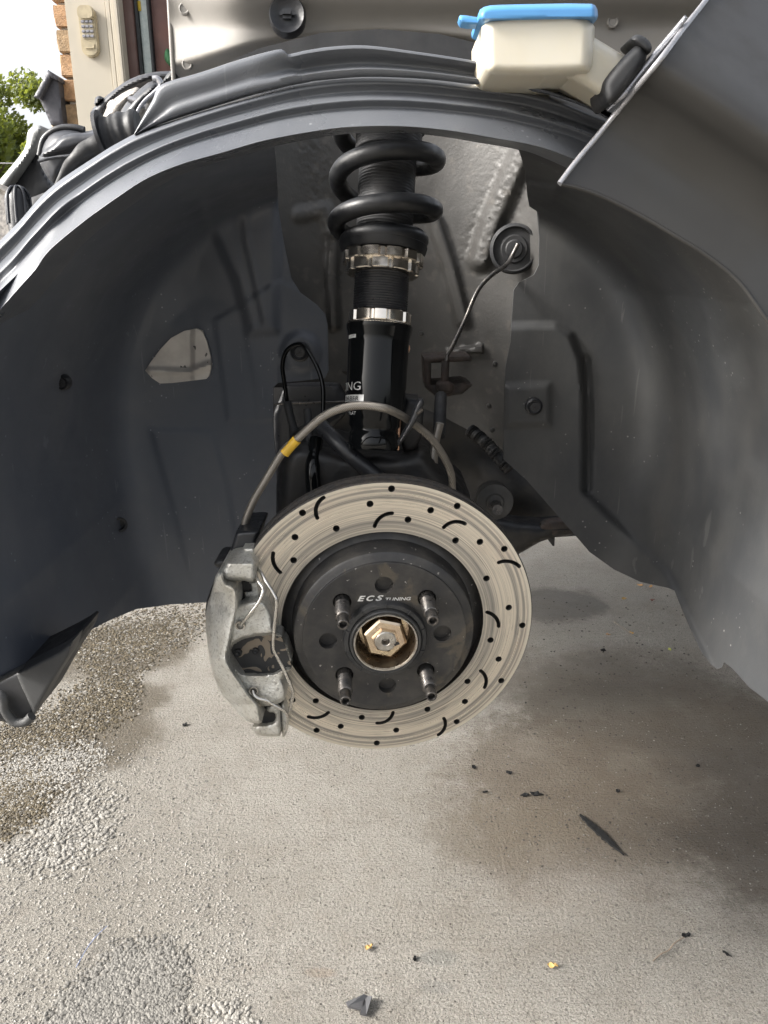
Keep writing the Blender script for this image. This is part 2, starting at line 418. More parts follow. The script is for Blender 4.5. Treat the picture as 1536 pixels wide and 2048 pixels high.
# ------------------------------------------------------------------ loose gravel
def gravel():
    base = bmesh.new(); bmesh.ops.create_icosphere(base, subdivisions=1, radius=1)
    bv = np.array([v.co[:] for v in base.verts]); bf = np.array([[v.index for v in f.verts] for f in base.faces]); base.free()
    zones = [  # outline, count, size range, wet share
        ([(120, 1290), (260, 1215), (410, 1200), (420, 1260), (300, 1330), (180, 1350)], 4200, (.0014, .0032), .85),
        ([(60, 1440), (200, 1330), (290, 1340), (270, 1420), (180, 1480), (60, 1520), (-60, 1540), (-60, 1460)], 4800, (.0014, .0032), .9),
        ([(-60, 1510), (140, 1470), (230, 1500), (180, 1560), (80, 1600), (-60, 1640)], 3200, (.0012, .0030), .05),
        ([(-60, 1560), (60, 1530), (110, 1570), (90, 1630), (0, 1690), (-60, 1700)], 2800, (.0014, .0032), .97),
        ([(60, 1640), (160, 1560), (260, 1590), (230, 1690), (120, 1760), (0, 1730)], 700, (.002, .004), .0),
        ([(110, 2000), (180, 1930), (250, 1880), (350, 1870), (385, 1930), (380, 2010), (330, 2120), (60, 2120)], 4300, (.0014, .0034), -1),
        ([(380, 2020), (480, 2000), (520, 2070), (400, 2110)], 260, (.002, .0042), .0),
        ([(-60, 1450), (420, 1500), (520, 1750), (500, 2100), (-60, 2100)], 3400, (.0008, .0024), .0),
        ([(420, 1500), (1560, 1400), (1600, 2100), (400, 2100)], 1300, (.0006, .0013), .0),
        ([(1040, 1120), (1330, 1190), (1560, 1500), (1000, 1520)], 160, (.0008, .0018), .0),
        ([(920, 1480), (1560, 1330), (1560, 1760), (960, 1760)], 330, (.0007, .0022), 2),
        ([(1060, 1190), (1380, 1200), (1480, 1400), (1020, 1480)], 160, (.0010, .0030), 2),
        ([(300, 1480), (950, 1500), (950, 2080), (300, 2080)], 130, (.0006, .0016), 2)]
    V, Fc, C = [], [], []; k = 0
    for poly, n, (s0, s1), wet in zones:
        p = np.array(poly); m = 0
        while m < n:
            q = np.column_stack([rng.uniform(p[:, 0].min(), p[:, 0].max(), 400), rng.uniform(p[:, 1].min(), p[:, 1].max(), 400)])
            d = sdf(q, poly)
            for (u, v), dd in zip(q, d):
                if m >= n: break
                if rng.random() > float(sstep(-22, 58, dd))*(1.0 if n > 400 else 1.): continue
                o = PG(u, v); s = rng.uniform(s0, s1)
                a = rng.uniform(0, 6.28); ca, sa = math.cos(a), math.sin(a)
                e = bv*np.array([1.15, .85, .5])*rng.uniform(.82, 1.18, bv.shape)*s
                V.append(np.column_stack([e[:, 0]*ca - e[:, 1]*sa + o.x, e[:, 0]*sa + e[:, 1]*ca + o.y, e[:, 2] + s*.15]))
                Fc.append(bf + k*len(bv)); k += 1; m += 1
                if rng.random() < wet: cc = np.array([.070, .057, .036])*rng.uniform(.4, 1.8); al = 0.
                else: cc = np.array([.215, .204, .183])*(.68 if wet < 0 else 1)*rng.uniform(.6, 1.2); al = 1.
                if wet > 1: cc = np.array([.05, .042, .034])*rng.uniform(.5, 1.6); al = 1.
                if rng.random() < .04: cc = cc*.45
                C.append((*cc, al))
    V = np.concatenate(V); Fc = np.concatenate(Fc)
    me = bpy.data.meshes.new('gravel'); me.from_pydata(V.tolist(), [], Fc.tolist())
    at = me.color_attributes.new('tint', 'FLOAT_COLOR', 'POINT')
    at.data.foreach_set('color', np.repeat(np.array(C), len(bv), axis=0).ravel())
    t = NT('gravel_stone'); a = t.n.new('ShaderNodeAttribute'); a.attribute_name = 'tint'
    m = t.out(a.outputs['Color'], t.rng(a.outputs['Alpha'], 0, 1, .16, .75), 0., t.bump(t.noise(900, 2), .3, .0006))
    o = link('gravel', me, m, None, False); tag(o, 'fine loose gravel scattered in damp and dry patches over the concrete', 'gravel', kind='stuff')
gravel()

# ------------------------------------------------------------------ house wall, door, keypad, lantern, tree behind the car
YW = 2.9
def xw(u, v=100, Y=YW): return P(u, v, Y).x
def brick_wall():
    root = empty('brick_wall', (-1.0, YW + .1, 0)); tag(root, 'tan brick wall end beside the cream door trim', 'wall', kind='thing')
    m = [simple('tan_brick_%d' % i, c, .85, 0, tuple(x*.72 for x in c), 60, .8, 160, dist=.004) for i, c in enumerate(((.36, .215, .115), (.40, .25, .14), (.31, .215, .125)))]
    mort = simple('mortar', (.42, .37, .31), .9, bump=.6, bscale=200)
    box('mortar_core', (-.972, YW + .17, 1.33), (.305, .20, 2.66), mort, root)
    meshes = []
    for k in range(3):
        bm = boxbm(bmesh.new(), (0, 0, 0), (.20, .10, .066)); bmesh.ops.bevel(bm, geom=bm.edges[:], offset=.004, segments=1, affect='EDGES')
        bmesh.ops.subdivide_edges(bm, edges=bm.edges[:], cuts=1)
        for v in bm.verts: v.co += Vector([random.uniform(-.0022, .0022) for _ in range(3)])
        me = bpy.data.meshes.new('brick'); bm.to_mesh(me); bm.free(); me.materials.append(m[k]); meshes.append(me)
    z = .04; i = 0
    while z < 2.62:
        for x in (-1.041, -.832):
            o = bpy.data.objects.new('brick', meshes[(i*7 + (x > -.9)) % 3]); col.objects.link(o)
            o.parent = root; o.matrix_parent_inverse = wmat(root).inverted()
            o.location = (x + random.uniform(-.003, .003), YW + .105 + random.uniform(-.003, .003), z); o.rotation_euler = (0, random.uniform(-.008, .008), random.choice((0, math.pi)))
        z += .0762; i += 1
brick_wall()
def door_trim():
    root = empty('door_trim', (-.9, YW, 0)); tag(root, 'cream painted door trim holding the keypad', 'door trim', kind='thing')
    cr_m = simple('cream_paint', (.41, .37, .305), .5, 0, (.385, .35, .285), 5, .05, 60)
    x0, x1 = xw(129, 0), xw(211, 0); x2, x3, x4 = xw(222, 0), xw(232, 0), xw(242, 0)
    box('trim_board', ((x0+x1)/2, YW + .02, 1.3), (x1-x0, .05, 2.6), cr_m, root, .003)
    box('moulding', ((x1+x2)/2 + .001, YW + .008, 1.3), (x2-x1, .05, 2.6), cr_m, root, .004)
    box('moulding', ((x2+x3)/2 + .001, YW + .0, 1.3), (x3-x2, .05, 2.6), cr_m, root, .004)
    box('moulding', ((x3+x4)/2 + .001, YW - .012, 1.3), (x4-x3, .06, 2.6), cr_m, root, .005)
    d = empty('garage_side_door', (-.7, YW + .05, 0)); tag(d, 'brown wooden door with a narrow frosted pane', 'door', kind='thing')
    br = simple('brown_stain', (.10, .055, .045), .5, 0, (.075, .04, .034), 12, .2, 60)
    br2 = simple('red_brown_panel', (.12, .055, .042), .6, 0, (.085, .042, .036), 8)
    fr = simple('frosted_pane', (.45, .50, .48), .3, 0, (.38, .44, .43), 40, .2, 300)
    dk = simple('dark_gasket', (.02, .022, .024), .5)
    def strip(nm, ua, ub, dy, m, th=.04): a, b = xw(ua, 0), xw(ub, 0); return box(nm, ((a+b)/2, YW + dy, 1.3), (b-a-.001, th, 2.6), m, d, .002)
    strip('stile', 242, 262, .03, br); strip('gasket', 262, 268, .045, dk); strip('pane', 268, 287, .05, fr, .01); strip('gasket', 287, 293, .045, dk)
    strip('panel', 293, 420, .055, br2, .02)
    yl = simple('yellow_sticker', (.60, .42, .03), .5)
    c = P(277, 12, YW + .043); box('sticker', c, (.016, .003, .03), yl, d, .001)
    gm = simple('green_cloth', (.03, .13, .05), .8)
    gl = pillow('garden_glove', [(328, 108), (333, 95), (339, 100), (346, 112), (346, 140), (338, 130), (330, 122)], YW + .02, gm, None, 5, .015, .012, 4)
    tag(gl, 'green garden glove hanging beyond the grey panel edge', 'glove')
door_trim()
def keypad():
    cx, cz, top = xw(180, 60), P(180, 66, YW).z, YW - .006
    root = empty('keypad', (cx, top, cz)); tag(root, 'cream plastic garage keypad on the trim board', 'keypad')
    m = simple('aged_cream_plastic', (.40, .34, .225), .45); kb = simple('grey_keys', (.27, .27, .30), .5); inset = simple('key_field', (.42, .37, .27), .5)
    def pill(nm, w_, h_, d_, zc, yc, mm, bev):
        bm = bmesh.new(); n = 10; vs = []
        for (sx, sz, a0) in ((1, 1, 0), (-1, 1, 90), (-1, -1, 180), (1, -1, 270)):
            for i in range(n):
                a = R(a0 + 90*i/(n-1)); vs.append(bm.verts.new((cx + sx*(w_/2-bev) + bev*math.cos(a), yc, cz + zc + sz*(h_/2-bev) + bev*math.sin(a))))
        f = bm.faces.new(vs); r = bmesh.ops.extrude_face_region(bm, geom=[f])
        for q in r['geom']:
            if isinstance(q, bmesh.types.BMVert): q.co.y += d_
        bmesh.ops.bevel(bm, geom=[e for e in bm.edges if abs(e.verts[0].co.y - yc) < 1e-6 and abs(e.verts[1].co.y - yc) < 1e-6], offset=.0035, segments=2, affect='EDGES')
        return frombm(nm, bm, mm, root, True, 40)
    pill('housing', .058, .150, .016, 0, top - .014, m, .026)
    pill('flip_cover', .056, .042, .014, .053, top - .0245, m, .0175)
    pill('key_field', .047, .062, .006, .005, top - .0168, inset, .006)
    pill('battery_cover', .040, .022, .006, -.044, top - .018, m, .008)
    kw = bmesh.new(); bmesh.ops.create_cube(kw, size=1); bmesh.ops.scale(kw, vec=(.0115, .005, .008), verts=kw.verts); bmesh.ops.bevel(kw, geom=kw.edges[:], offset=.0014, segments=2, affect='EDGES')
    me = bpy.data.meshes.new('key'); kw.to_mesh(me); kw.free(); me.materials.append(kb)
    for r_ in range(4):
        for c_ in range(3):
            o = bpy.data.objects.new('key', me); col.objects.link(o); o.parent = root
            o.location = ((c_-1)*.0138, -.0185, .027 - r_*.0142)
keypad()
def lantern():
    root = empty('wall_lantern', P(112, 252, YW + .02)); tag(root, 'dark metal wall lantern at the brick corner', 'lantern')
    m = simple('weathered_dark_metal', (.055, .055, .065), .55, .3)
    pillow('lamp_body', Zm([(372, 560), (445, 600), (482, 945), (388, 948), (300, 752)], 0, 0, 3.79), YW + .02, m, root, 3, .004, .13, 5, rnd=0)
    pillow('lamp_roof', Zm([(365, 530), (441, 585), (440, 612), (385, 590), (305, 752), (255, 735)], 0, 0, 3.79), YW - .0, m, root, 3, .004, .17, 5, rnd=0)
    pillow('bottom_bracket', Zm([(385, 945), (488, 955), (488, 975), (395, 972)], 0, 0, 3.79), YW + .03, simple('tan_bracket', (.40, .33, .24), .6), root, 2, .003, .08, 5, rnd=0)
lantern()
def tree(name, label, base, height, rx, n, seed, hue):
    r = random.Random(seed); root = empty(name, base); tag(root, label, 'tree', 'garden trees beyond the house')
    bark = simple('bark_' + str(seed), (.10, .075, .055), .9, bump=.8, bscale=40, dist=.02)
    b = Vector(base); top = b + Vector((0, 0, height*.55))
    tube('trunk', [b, b + Vector((.08, 0, height*.3)), top], .16, bark, root, 10, 4, lambda t: .17*(1-.6*t))
    for i in range(5):
        a = i*1.3 + r.random(); tube('limb', [b + Vector((0, 0, height*(.3 + .05*i))), b + Vector((math.cos(a)*rx*.35, math.sin(a)*rx*.35, height*(.5 + .05*i))), b + Vector((math.cos(a)*rx*.7, math.sin(a)*rx*.7, height*(.68 + .03*i)))], .06, bark, root, 7, 4, lambda t: .065*(1-.75*t))
    t = NT('leaves_' + str(seed)); oi = t.noise(1.6, 3)
    lm = t.out(t.mix(t.rng(oi, .35, .68), hue, tuple(x*.5 for x in hue)), .55)
    t.b.inputs['Transmission Weight'].default_value = 0
    tr = t.n.new('ShaderNodeBsdfTranslucent'); tr.inputs[0].default_value = (hue[0]*2.2, hue[1]*1.9, hue[2]*.9, 1)
    ms = t.n.new('ShaderNodeMixShader'); ms.inputs[0].default_value = .45
    t.lk(t.b.outputs[0], ms.inputs[1]); t.lk(tr.outputs[0], ms.inputs[2]); t.lk(ms.outputs[0], t.n['Material Output'].inputs[0])
    clumps = [(Vector((r.gauss(0, .42)*rx, r.gauss(0, .42)*rx, height*(.66 + r.gauss(0, .15)))), r.uniform(.25, .5)*rx*.62) for _ in range(34)]
    V, Fc = [], []
    for i in range(n):
        c, s = clumps[r.randrange(len(clumps))]
        d = Vector((r.gauss(0, 1), r.gauss(0, 1), r.gauss(0, .8))); d *= s*(r.random()**.4)/d.length
        p = b + c + d; q = Vector((r.gauss(0, 1), r.gauss(0, 1), r.gauss(0, 1))).normalized(); e = q.orthogonal().normalized(); f = q.cross(e)
        L = r.uniform(.05, .10); k = len(V)
        V += [p + e*L, p + f*L*.5, p - e*L, p - f*L*.5]; Fc.append((k, k+1, k+2, k+3))
    me = bpy.data.meshes.new('crown'); me.from_pydata(V, [], Fc); link('crown', me, lm, root, False)
tree('garden_tree', 'bright green leafy tree low behind the grey carrier bar', (-9.4, 17, 0), 4.35, 1.9, 30000, 3, (.12, .16, .035))
tree('garden_tree', 'pale green tree peeking out below the wall lantern', (-10.2, 22, 0), 5.3, 2.0, 24000, 5, (.11, .145, .04))
for k, (va, vb, nm) in enumerate(((322, 330, 'upper thin overhead wire crossing the pale tree'), (418, 412, 'lower thin overhead wire crossing the tree'))):
    ow = tube('overhead_wire', [P(-260, va, 14), P(-60, va + 3, 14), P(170, vb, 14)], .010, M_HEM, None, 6, 6)
    tag(ow, nm, 'wire', 'overhead wires')

# ------------------------------------------------------------------ the car
HUBC = Vector((-.0007, .5843, H - .2941))
car = empty('car', (0, 1.3, 0)); tag(car, 'dark grey hatchback on a jack with its front wheel off', 'car')

# cross-section of the wheel well (angle about its centre, radius)
WZ = H - .215
def well_r(a):
    a = np.abs(a)                     # 0 = straight up, pi = straight down
    return np.interp(a, [0, .56, .94, 1.35, 1.7, 2.0, 2.3, 3.2], [.302, .320, .328, .318, .310, .325, .36, .45])
def well_y(u, v, ywall):
    """distance at which the view through each pixel meets the barrel of the wheel well or its inner wall"""
    u = np.asarray(u, float); v = np.asarray(v, float)
    dx = u - 768; dy = FPX*CT - (v-1024)*ST; dz = -FPX*ST - (v-1024)*CT
    lo = np.full(u.shape, .30); hi = np.full(u.shape, 1.6)
    for _ in range(40):
        mid = (lo + hi)/2; X = dx/dy*mid; Z = H + dz/dy*mid - WZ
        inside = np.hypot(X, Z) < well_r(np.arctan2(X, Z))
        lo = np.where(inside, mid, lo); hi = np.where(inside, hi, mid)
    k = 38.; yb = (lo+hi)/2
    return -np.log(np.exp(-k*yb) + np.exp(-k*ywall))/k     # softened minimum = rounded corner
def uvs(u, v): return np.column_stack([u, v])
def rel(u, v, poly, wd): return sstep(-wd, wd, sdf(uvs(u, v), poly))
def seg(u, v, pts):                   # distance to an open polyline
    q = uvs(u, v); d = np.full(len(q), 1e9)
    for a, b in zip(pts[:-1], pts[1:]):
        a, b = np.array(a, float), np.array(b, float); e = b-a; t = np.clip(((q-a) @ e)/(e @ e), 0, 1)
        d = np.minimum(d, np.hypot(*(q - a - t[:, None]*e).T))
    return d
# --- front liner
def front_y(u, v):
    y = well_y(u, v, .85 + .00004*(u-500))
    y = y - .011*rel(u, v, [(385, 250), (560, 250), (552, 660), (500, 668), (470, 560), (410, 430)], 12)      # raised channel
    y = y + .0016*sstep(10, 4, seg(u, v, [(466, 300), (480, 480), (519, 648)])) - .0016*sstep(10, 4, seg(u, v, [(480, 300), (494, 480), (530, 640)]))
    y = y + .004*rel(u, v, [(345, 560), (400, 520), (425, 560), (440, 600), (385, 640), (345, 640)], 34)      # dished recess
    y = y - .0022*rel(u, v, [(430, 640), (560, 560), (640, 600), (660, 640), (660, 760), (540, 845), (455, 842)], 7)
    y = y - .0015*rel(u, v, [(487, 655), (560, 655), (560, 840), (524, 840)], 5)
    y = y - .0020*rel(u, v, [(300, 858), (424, 862), (452, 960), (482, 1140), (500, 1260), (405, 1260), (345, 1010)], 8)
    y = y - .010*sstep(46, 28, np.hypot(u-600, v-704))                                                         # screw boss
    y = y + .004*sstep(26, 12, np.hypot(u-125, v-762)) + .004*sstep(18, 9, np.hypot(u-238, v-1050))
    return y + .0010*np.sin(u*.021 + 1)*np.sin(v*.017)
lf = [(-170, 700), (-30, 610), (80, 505), (200, 405), (330, 328), (430, 296), (520, 272), (546, 278), (552, 340), (556, 420), (566, 480), (582, 556), (600, 585), (634, 610), (650, 628),
      (655, 650), (657, 742), (650, 756), (600, 762), (556, 766), (546, 776), (546, 850), (552, 930), (555, 1010), (548, 1080), (520, 1160), (470, 1204), (405, 1205), (340, 1209), (273, 1218), (227, 1237), (148, 1276), (120, 1298), (30, 1344), (-60, 1392), (-170, 1440)]
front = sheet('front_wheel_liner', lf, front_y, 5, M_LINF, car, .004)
tag(front, 'black plastic liner half toward the bumper, given a blue lens veil tint')
def fy(u, v): return float(front_y(np.array([float(u)]), np.array([float(v)]))[0])
def rear_y(u, v):
    y = well_y(u, v, .85 - .00006*(u-1050))
    y = y - .010*rel(u, v, [(985, 652), (1110, 650), (1142, 668), (1162, 720), (1170, 800), (1171, 985), (1335, 1145), (1420, 1330), (985, 1330)], 9)
    y = y + .007*sstep(14, 2, seg(u, v, [(1172, 720), (1176, 800), (1176, 900), (1173, 980)]))
    y = y - .005*sstep(46, 8, np.abs(u - 1428 - .02*(v-900)))*sstep(700, 780, v)*sstep(1120, 1020, v)
    y = y + .006*sstep(70, 20, seg(u, v, [(1490, 700), (1530, 760), (1536, 900)]))
    y = y - .006*rel(u, v, [(1012, 772), (1100, 768), (1100, 850), (1012, 852)], 8)
    y = y - .008*sstep(10, 3, seg(u, v, [(1060, 372), (1120, 385)])) - .006*rel(u, v, [(1062, 365), (1120, 372), (1105, 400), (1062, 398)], 4)
    y = np.where(v < 420, np.maximum(y, .566 + .0*u), y)      # tucks in behind the flange
    return y + .0010*np.sin(u*.019)*np.sin(v*.015 + 2) + .001*np.sin(u*.006 + v*.009)
lr = [(1026, 240), (1040, 300), (1052, 338), (1056, 390), (1060, 412), (1075, 422), (1079, 474), (1078, 530), (1068, 550), (1038, 565), (1028, 580), (1021, 684), (1011, 736), (1007, 900), (1008, 920), (1053, 960), (1112, 1027),
      (1155, 1076), (1179, 1104), (1228, 1139), (1281, 1164), (1337, 1176), (1351, 1182), (1366, 1220), (1383, 1259), (1404, 1305), (1422, 1329), (1434, 1338), (1443, 1335), (1448, 1324), (1464, 1336), (1499, 1375), (1536, 1403), (1640, 1480), (1700, 1480), (1700, 780), (1600, 640), (1480, 520), (1349, 425), (1200, 320), (1100, 262)]
rear = sheet('rear_wheel_liner', lr, rear_y, 5, M_LINR, car, .004)
tag(rear, 'dusty dark grey plastic liner half toward the door')
def ry_(u, v): return float(rear_y(np.array([float(u)]), np.array([float(v)]))[0])
# screws and clips on the liners
def screw(u, v, Y, parent, rp=17, nm='liner_screw', m=M_BLACK):
    c = P(u, v, Y - .004); r = rp/ppm(v, Y); M = frame(c, (0, -1, 0))
    bm = lathe_bm([(r*1.25, -.004), (r*1.2, .001), (r*.95, .003), (r*.85, .002), (r*.62, .0015), (r*.58, .003), (r*.2, .0032), (.0001, .0032)], M, 24)
    for a in (0, math.pi/2): boxbm(bm, (0, 0, .0035), (r*.7, r*.16, .0016), M @ Matrix.Rotation(a + .3, 4, 'Z'))
    frombm(nm, bm, m, parent, True, 35)
screw(600, 704, fy(600, 704), front, 16); screw(125, 765, fy(125, 765), front, 13); screw(1068, 813, ry_(1068, 813), rear, 14)
c = P(238, 1050, fy(238, 1050) - .003); M = frame(c, (.35, -1, 0)); lathe('clip_hole', [(.0095, 0), (.0085, .0015), (.0065, .001), (.006, -.006), (.0001, -.006)], M, M_RUBBER, front, 20)
# silver housing seen through the opening
op = [(290, 741), (303, 722), (322, 697), (342, 676), (368, 662), (393, 657), (404, 662), (413, 682), (421, 712), (422, 738), (418, 752), (412, 758), (345, 766), (320, 767), (305, 757)]
opy = lambda u, v: front_y(u, v) - .0045 - .004*sstep(10, 0, seg(u, v, [(300, 742), (380, 744), (425, 728)])) - .0015*(u > 386)
pl_ = sheet('lamp_bracket_cover', op, opy, 5, M_PLATE, front, .012)
tag(pl_, 'scuffed silver cover showing through the liner opening')
rimop = [(u + (u-356)*.05, v + (v-712)*.06 + 4) for u, v in op]
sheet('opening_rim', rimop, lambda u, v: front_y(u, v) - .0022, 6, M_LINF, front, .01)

# --- the ridged flange of the arch
def resample(pts, n):
    c = np.array(cr(pts, 12)); s = np.concatenate([[0], np.cumsum(np.hypot(*np.diff(c, axis=0).T))]); q = np.linspace(0, s[-1], n)
    return np.column_stack([np.interp(q, s, c[:, 0]), np.interp(q, s, c[:, 1])])
def loft(name, A, B, prof, Yfn, n, mats, parent, tail=(), mod=None):
    a, b = resample(A, n), resample(B, n); bm = bmesh.new(); rows = []
    for i in range(n):
        y0 = Yfn(i/(n-1)); row = []
        for t, dy in prof:
            u, v = a[i]*(1-t) + b[i]*t
            if mod: dy = dy + mod(i/(n-1), t, u, v)
            row.append(P(u, v, y0 + dy))
        for dy, dr in tail:
            p = row[len(prof)-1].copy(); p.y = y0 + dy; p.z += dr; row.append(p)
        rows.append([bm.verts.new(p) for p in row])
    for i in range(n-1):
        for k in range(len(rows[0])-1): bm.faces.new((rows[i][k], rows[i+1][k], rows[i+1][k+1], rows[i][k+1]))
    bmesh.ops.recalc_face_normals(bm, faces=bm.faces)
    if sum(f.normal.y*f.calc_area() for f in bm.faces) > 0: bmesh.ops.reverse_faces(bm, faces=bm.faces)
    return frombm(name, bm, mats, parent, True, 70, recalc=False)
def prof_smooth(keys, n=40):
    k = np.array(keys); c = np.array(cr([tuple(x) for x in k], 6)); return [(float(t), float(d)) for t, d in c]
A1 = [(-140, 640), (-60, 545), (0, 481), (40, 441), (79, 396), (119, 361), (185, 317), (237, 285), (300, 255), (437, 210), (551, 178), (642, 160), (733, 153), (847, 157), (956, 169), (1066, 182), (1132, 200), (1190, 224), (1240, 246), (1320, 300)]
B1 = [(-140, 790), (-60, 690), (0, 622), (40, 577), (70, 543), (98, 504), (164, 448), (234, 397), (293, 359), (360, 331), (437, 309), (528, 283), (642, 262), (710, 255), (801, 254), (892, 262), (983, 277), (1066, 292), (1128, 312), (1200, 345)]
PF = prof_smooth([(t, d*.75 + .012 - .036*t) for t, d in ((0, .010), (.03, .002), (.07, -.004), (.13, -.003), (.20, .003), (.29, .009), (.34, .007), (.40, .001), (.45, .000), (.53, .007), (.60, .012), (.66, .011), (.78, .009), (.93, .006), (.98, .005), (1.0, .009))])
def step_mod(s, t, u, v):             # the joggle near the bumper end of the flange
    k = sstep(30, 12, np.abs(np.hypot(u-88, 0)))*0
    e = (u - 78) + .55*(v - 470)
    inn = sstep(.30, .42, t)
    return -.004*inn*float(sstep(-40, -14, e)*sstep(34, 6, e)) + .002*inn*float(sstep(-40, -110, e))
fl = loft('arch_flange', A1, B1, PF, lambda s: .545 - .02*math.sin(math.pi*s), 220, M_FLANGE, car, tail=((-.008, .001), (.02, .004), (.04, .006)), mod=step_mod)
U1 = [(268, 268), (285, 236), (305, 200), (323, 169), (400, 145), (482, 118), (560, 98), (574, 108), (610, 101), (665, 93), (733, 91), (824, 102), (956, 123), (1060, 150), (1150, 185), (1235, 232), (1300, 285)]
A2 = [(270, 270), (300, 257), (340, 242), (390, 226), (437, 211), (500, 192), (551, 179), (580, 172), (610, 166), (642, 161), (733, 154), (847, 158), (956, 170), (1066, 183), (1132, 201), (1190, 225), (1300, 290)]
def plate_mod(s, t, u, v): return .010*float(sstep(500, 640, u))*float(sstep(0, .55, t)*sstep(.75, .62, t))
loft('arch_flange_upper', U1, A2, [(0, .008), (.03, .001), (.1, 0), (.25, .0), (.4, .001), (.52, .002), (.6, .002), (.66, .001), (.75, .0), (.9, .001), (1.0, .008)], lambda s: .536 - .012*math.sin(math.pi*s), 140, M_FLANGE, car, mod=plate_mod)

# --- grey inner fender panel and its plug
def infy(u, v): return .640 + .05*sstep(520, 330, u)**1.5 - .018*sstep(60, -20, v) + .05*sstep(0, 60, v - (55 + 45*((u-760)/330)**2)) + .004*np.sin(u*.011)
inf = sheet('inner_fender', [(331, -140), (338, 0), (343, 90), (350, 200), (600, 190), (800, 180), (1100, 230), (1300, 300), (1480, 300), (1480, -140)], infy, 5, M_GREY, car, .004)
tag(inf, 'grey painted inner fender metal above the arch')
tube('panel_hem', [P(331, -140, .688), P(338, 0, .688), P(343, 90, .686), (P(349, 190, .686))], .0018, M_GREY, inf, 8)
sheet('gap_shade_strip', [(420, 140), (520, 96), (640, 66), (760, 58), (880, 68), (980, 92), (1100, 130), (1250, 190), (1250, 260), (760, 150), (420, 190)], lambda u, v: .60 + 0*u, 14, M_RUBBER, car, .012)  # black strip painted in for the shadow gap between panel and liner
c = P(575, 33, .628); rr = 37/ppm(33, .63); M = frame(c, (.05, -1, .05))
pg = lathe('rubber_plug', [(rr, -.004), (rr*.99, .003), (rr*.9, .006), (rr*.7, .0045), (rr*.5, .003), (rr*.3, .003), (.0001, .003)], M, M_BLACK, inf, 40)
bm = boxbm(bmesh.new(), (0, 0, .005), (rr*.78, rr*.46, .006), M); bmesh.ops.bevel(bm, geom=bm.edges[:], offset=.0022, segments=2, affect='EDGES'); frombm('plug_tab', bm, M_BLACK, inf, True, 40)
for (u, v) in ((368, 17), (374, 128), (1226, 43)):
    c = P(u, v, infy(np.array([u]), np.array([v]))[0] - .0015); lathe('stud_dimple', [(.0045, -.003), (.0042, .0002), (.0034, .0005), (.0026, -.0002), (.0001, -.0002)], frame(c, (0, -1, 0)), M_GREY, inf, 18)

# --- strut tower
def tow_y(u, v):
    k = (u - 770)/240.; y = .945 - .050*np.clip(np.abs(k), 0, 1.3)**2.2
    y = y - .014*sstep(30, 8, seg(u, v, [(1045, 300), (1025, 345), (985, 440), (960, 520)]))                 # seam sealer rib
    y = y - .010*sstep(16, 5, seg(u, v, [(668, 470), (664, 560), (668, 650)]))
    y = y - .005*sstep(22, 4, seg(u, v, [(600, 430), (650, 420), (664, 460)])) - .009*sstep(20, 6, seg(u, v, [(868, 440), (900, 540), (925, 640)]))
    y = y - .012*rel(u, v, [(895, 700), (965, 690), (965, 705), (895, 712)], 3)
    m = sstep(60, 10, seg(u, v, [(1045, 300), (1005, 400), (960, 510)])) + .7*sstep(50, 15, seg(u, v, [(625, 300), (650, 420), (668, 560)])) + .12
    lump = np.sin(u*.42 + 3*np.sin(v*.13))*np.sin(v*.48 + 2*np.sin(u*.17)) + .6*np.sin(u*.83 + v*.31)*np.sin(v*.71 - u*.23)
    y = y - .0010*m*lump
    return y
tower = sheet('strut_tower', [(525, 215), (1085, 215), (1100, 480), (1090, 600), (1060, 720), (1050, 930), (1010, 912), (940, 862), (880, 830), (800, 800), (700, 775), (540, 775), (520, 600)], tow_y, 4.5, M_TOWER, car, .004)
tag(tower, 'grey stone guard painted strut tower with seam sealer')
def ty(u, v): return float(tow_y(np.array([float(u)]), np.array([float(v)]))[0])
yg = ty(1028, 498) - .012; c = P(1028, 498, yg); rg = 45/ppm(498, yg)
lathe('grommet', [(rg*1.08, .002), (rg*1.02, .006), (rg*.94, .007), (rg*.88, .0035), (rg*.62, .0038), (rg*.55, .0052), (rg*.40, .0050), (rg*.34, .0066), (rg*.15, .0070), (.0001, .0070)], frame(c, (-.1, -1, 0)), M_RUBBER, tower, 40)
Yb = .80
tube('brake_line', [P(1036, 488, yg - .012), P(1024, 512, yg - .012), P(1012, 530, yg - .02), P(985, 549, .83), P(965, 568, .825), P(950, 592, .82), P(930, 640, .815), P(905, 692, .80), P(894, 714, .795), P(890, 762, .79)], .0024, M_STEELD, car, 9)
pillow('line_bracket', [(846, 714), (940, 712), (944, 722), (862, 726), (862, 770), (930, 764), (945, 770), (925, 788), (875, 796), (850, 775)], .80, M_RUST, tower, 4, .003, .05, 4, rnd=0)
pillow('line_fitting', [(874, 762), (908, 764), (908, 786), (874, 786)], .785, M_RUST, tower, 6, .006, .014, 4)
box('white_clip', P(884, 795, .784), (.009, .006, .009), M_WHITE, tower, .001)
tube('line_nut', [P(891, 722, .794), P(889, 768, .789)], .0042, M_RUST, tower, 8)
for (u, v) in ((990, 728), (978, 812), (984, 860), (842, 668)):
    c = P(u, v, ty(u, v) - .001); lathe('weld_dimple', [(.0035, -.001), (.003, .001), (.001, .0018), (.0001, .0018)], frame(c, (0, -1, 0)), M_TOWER, tower, 12)

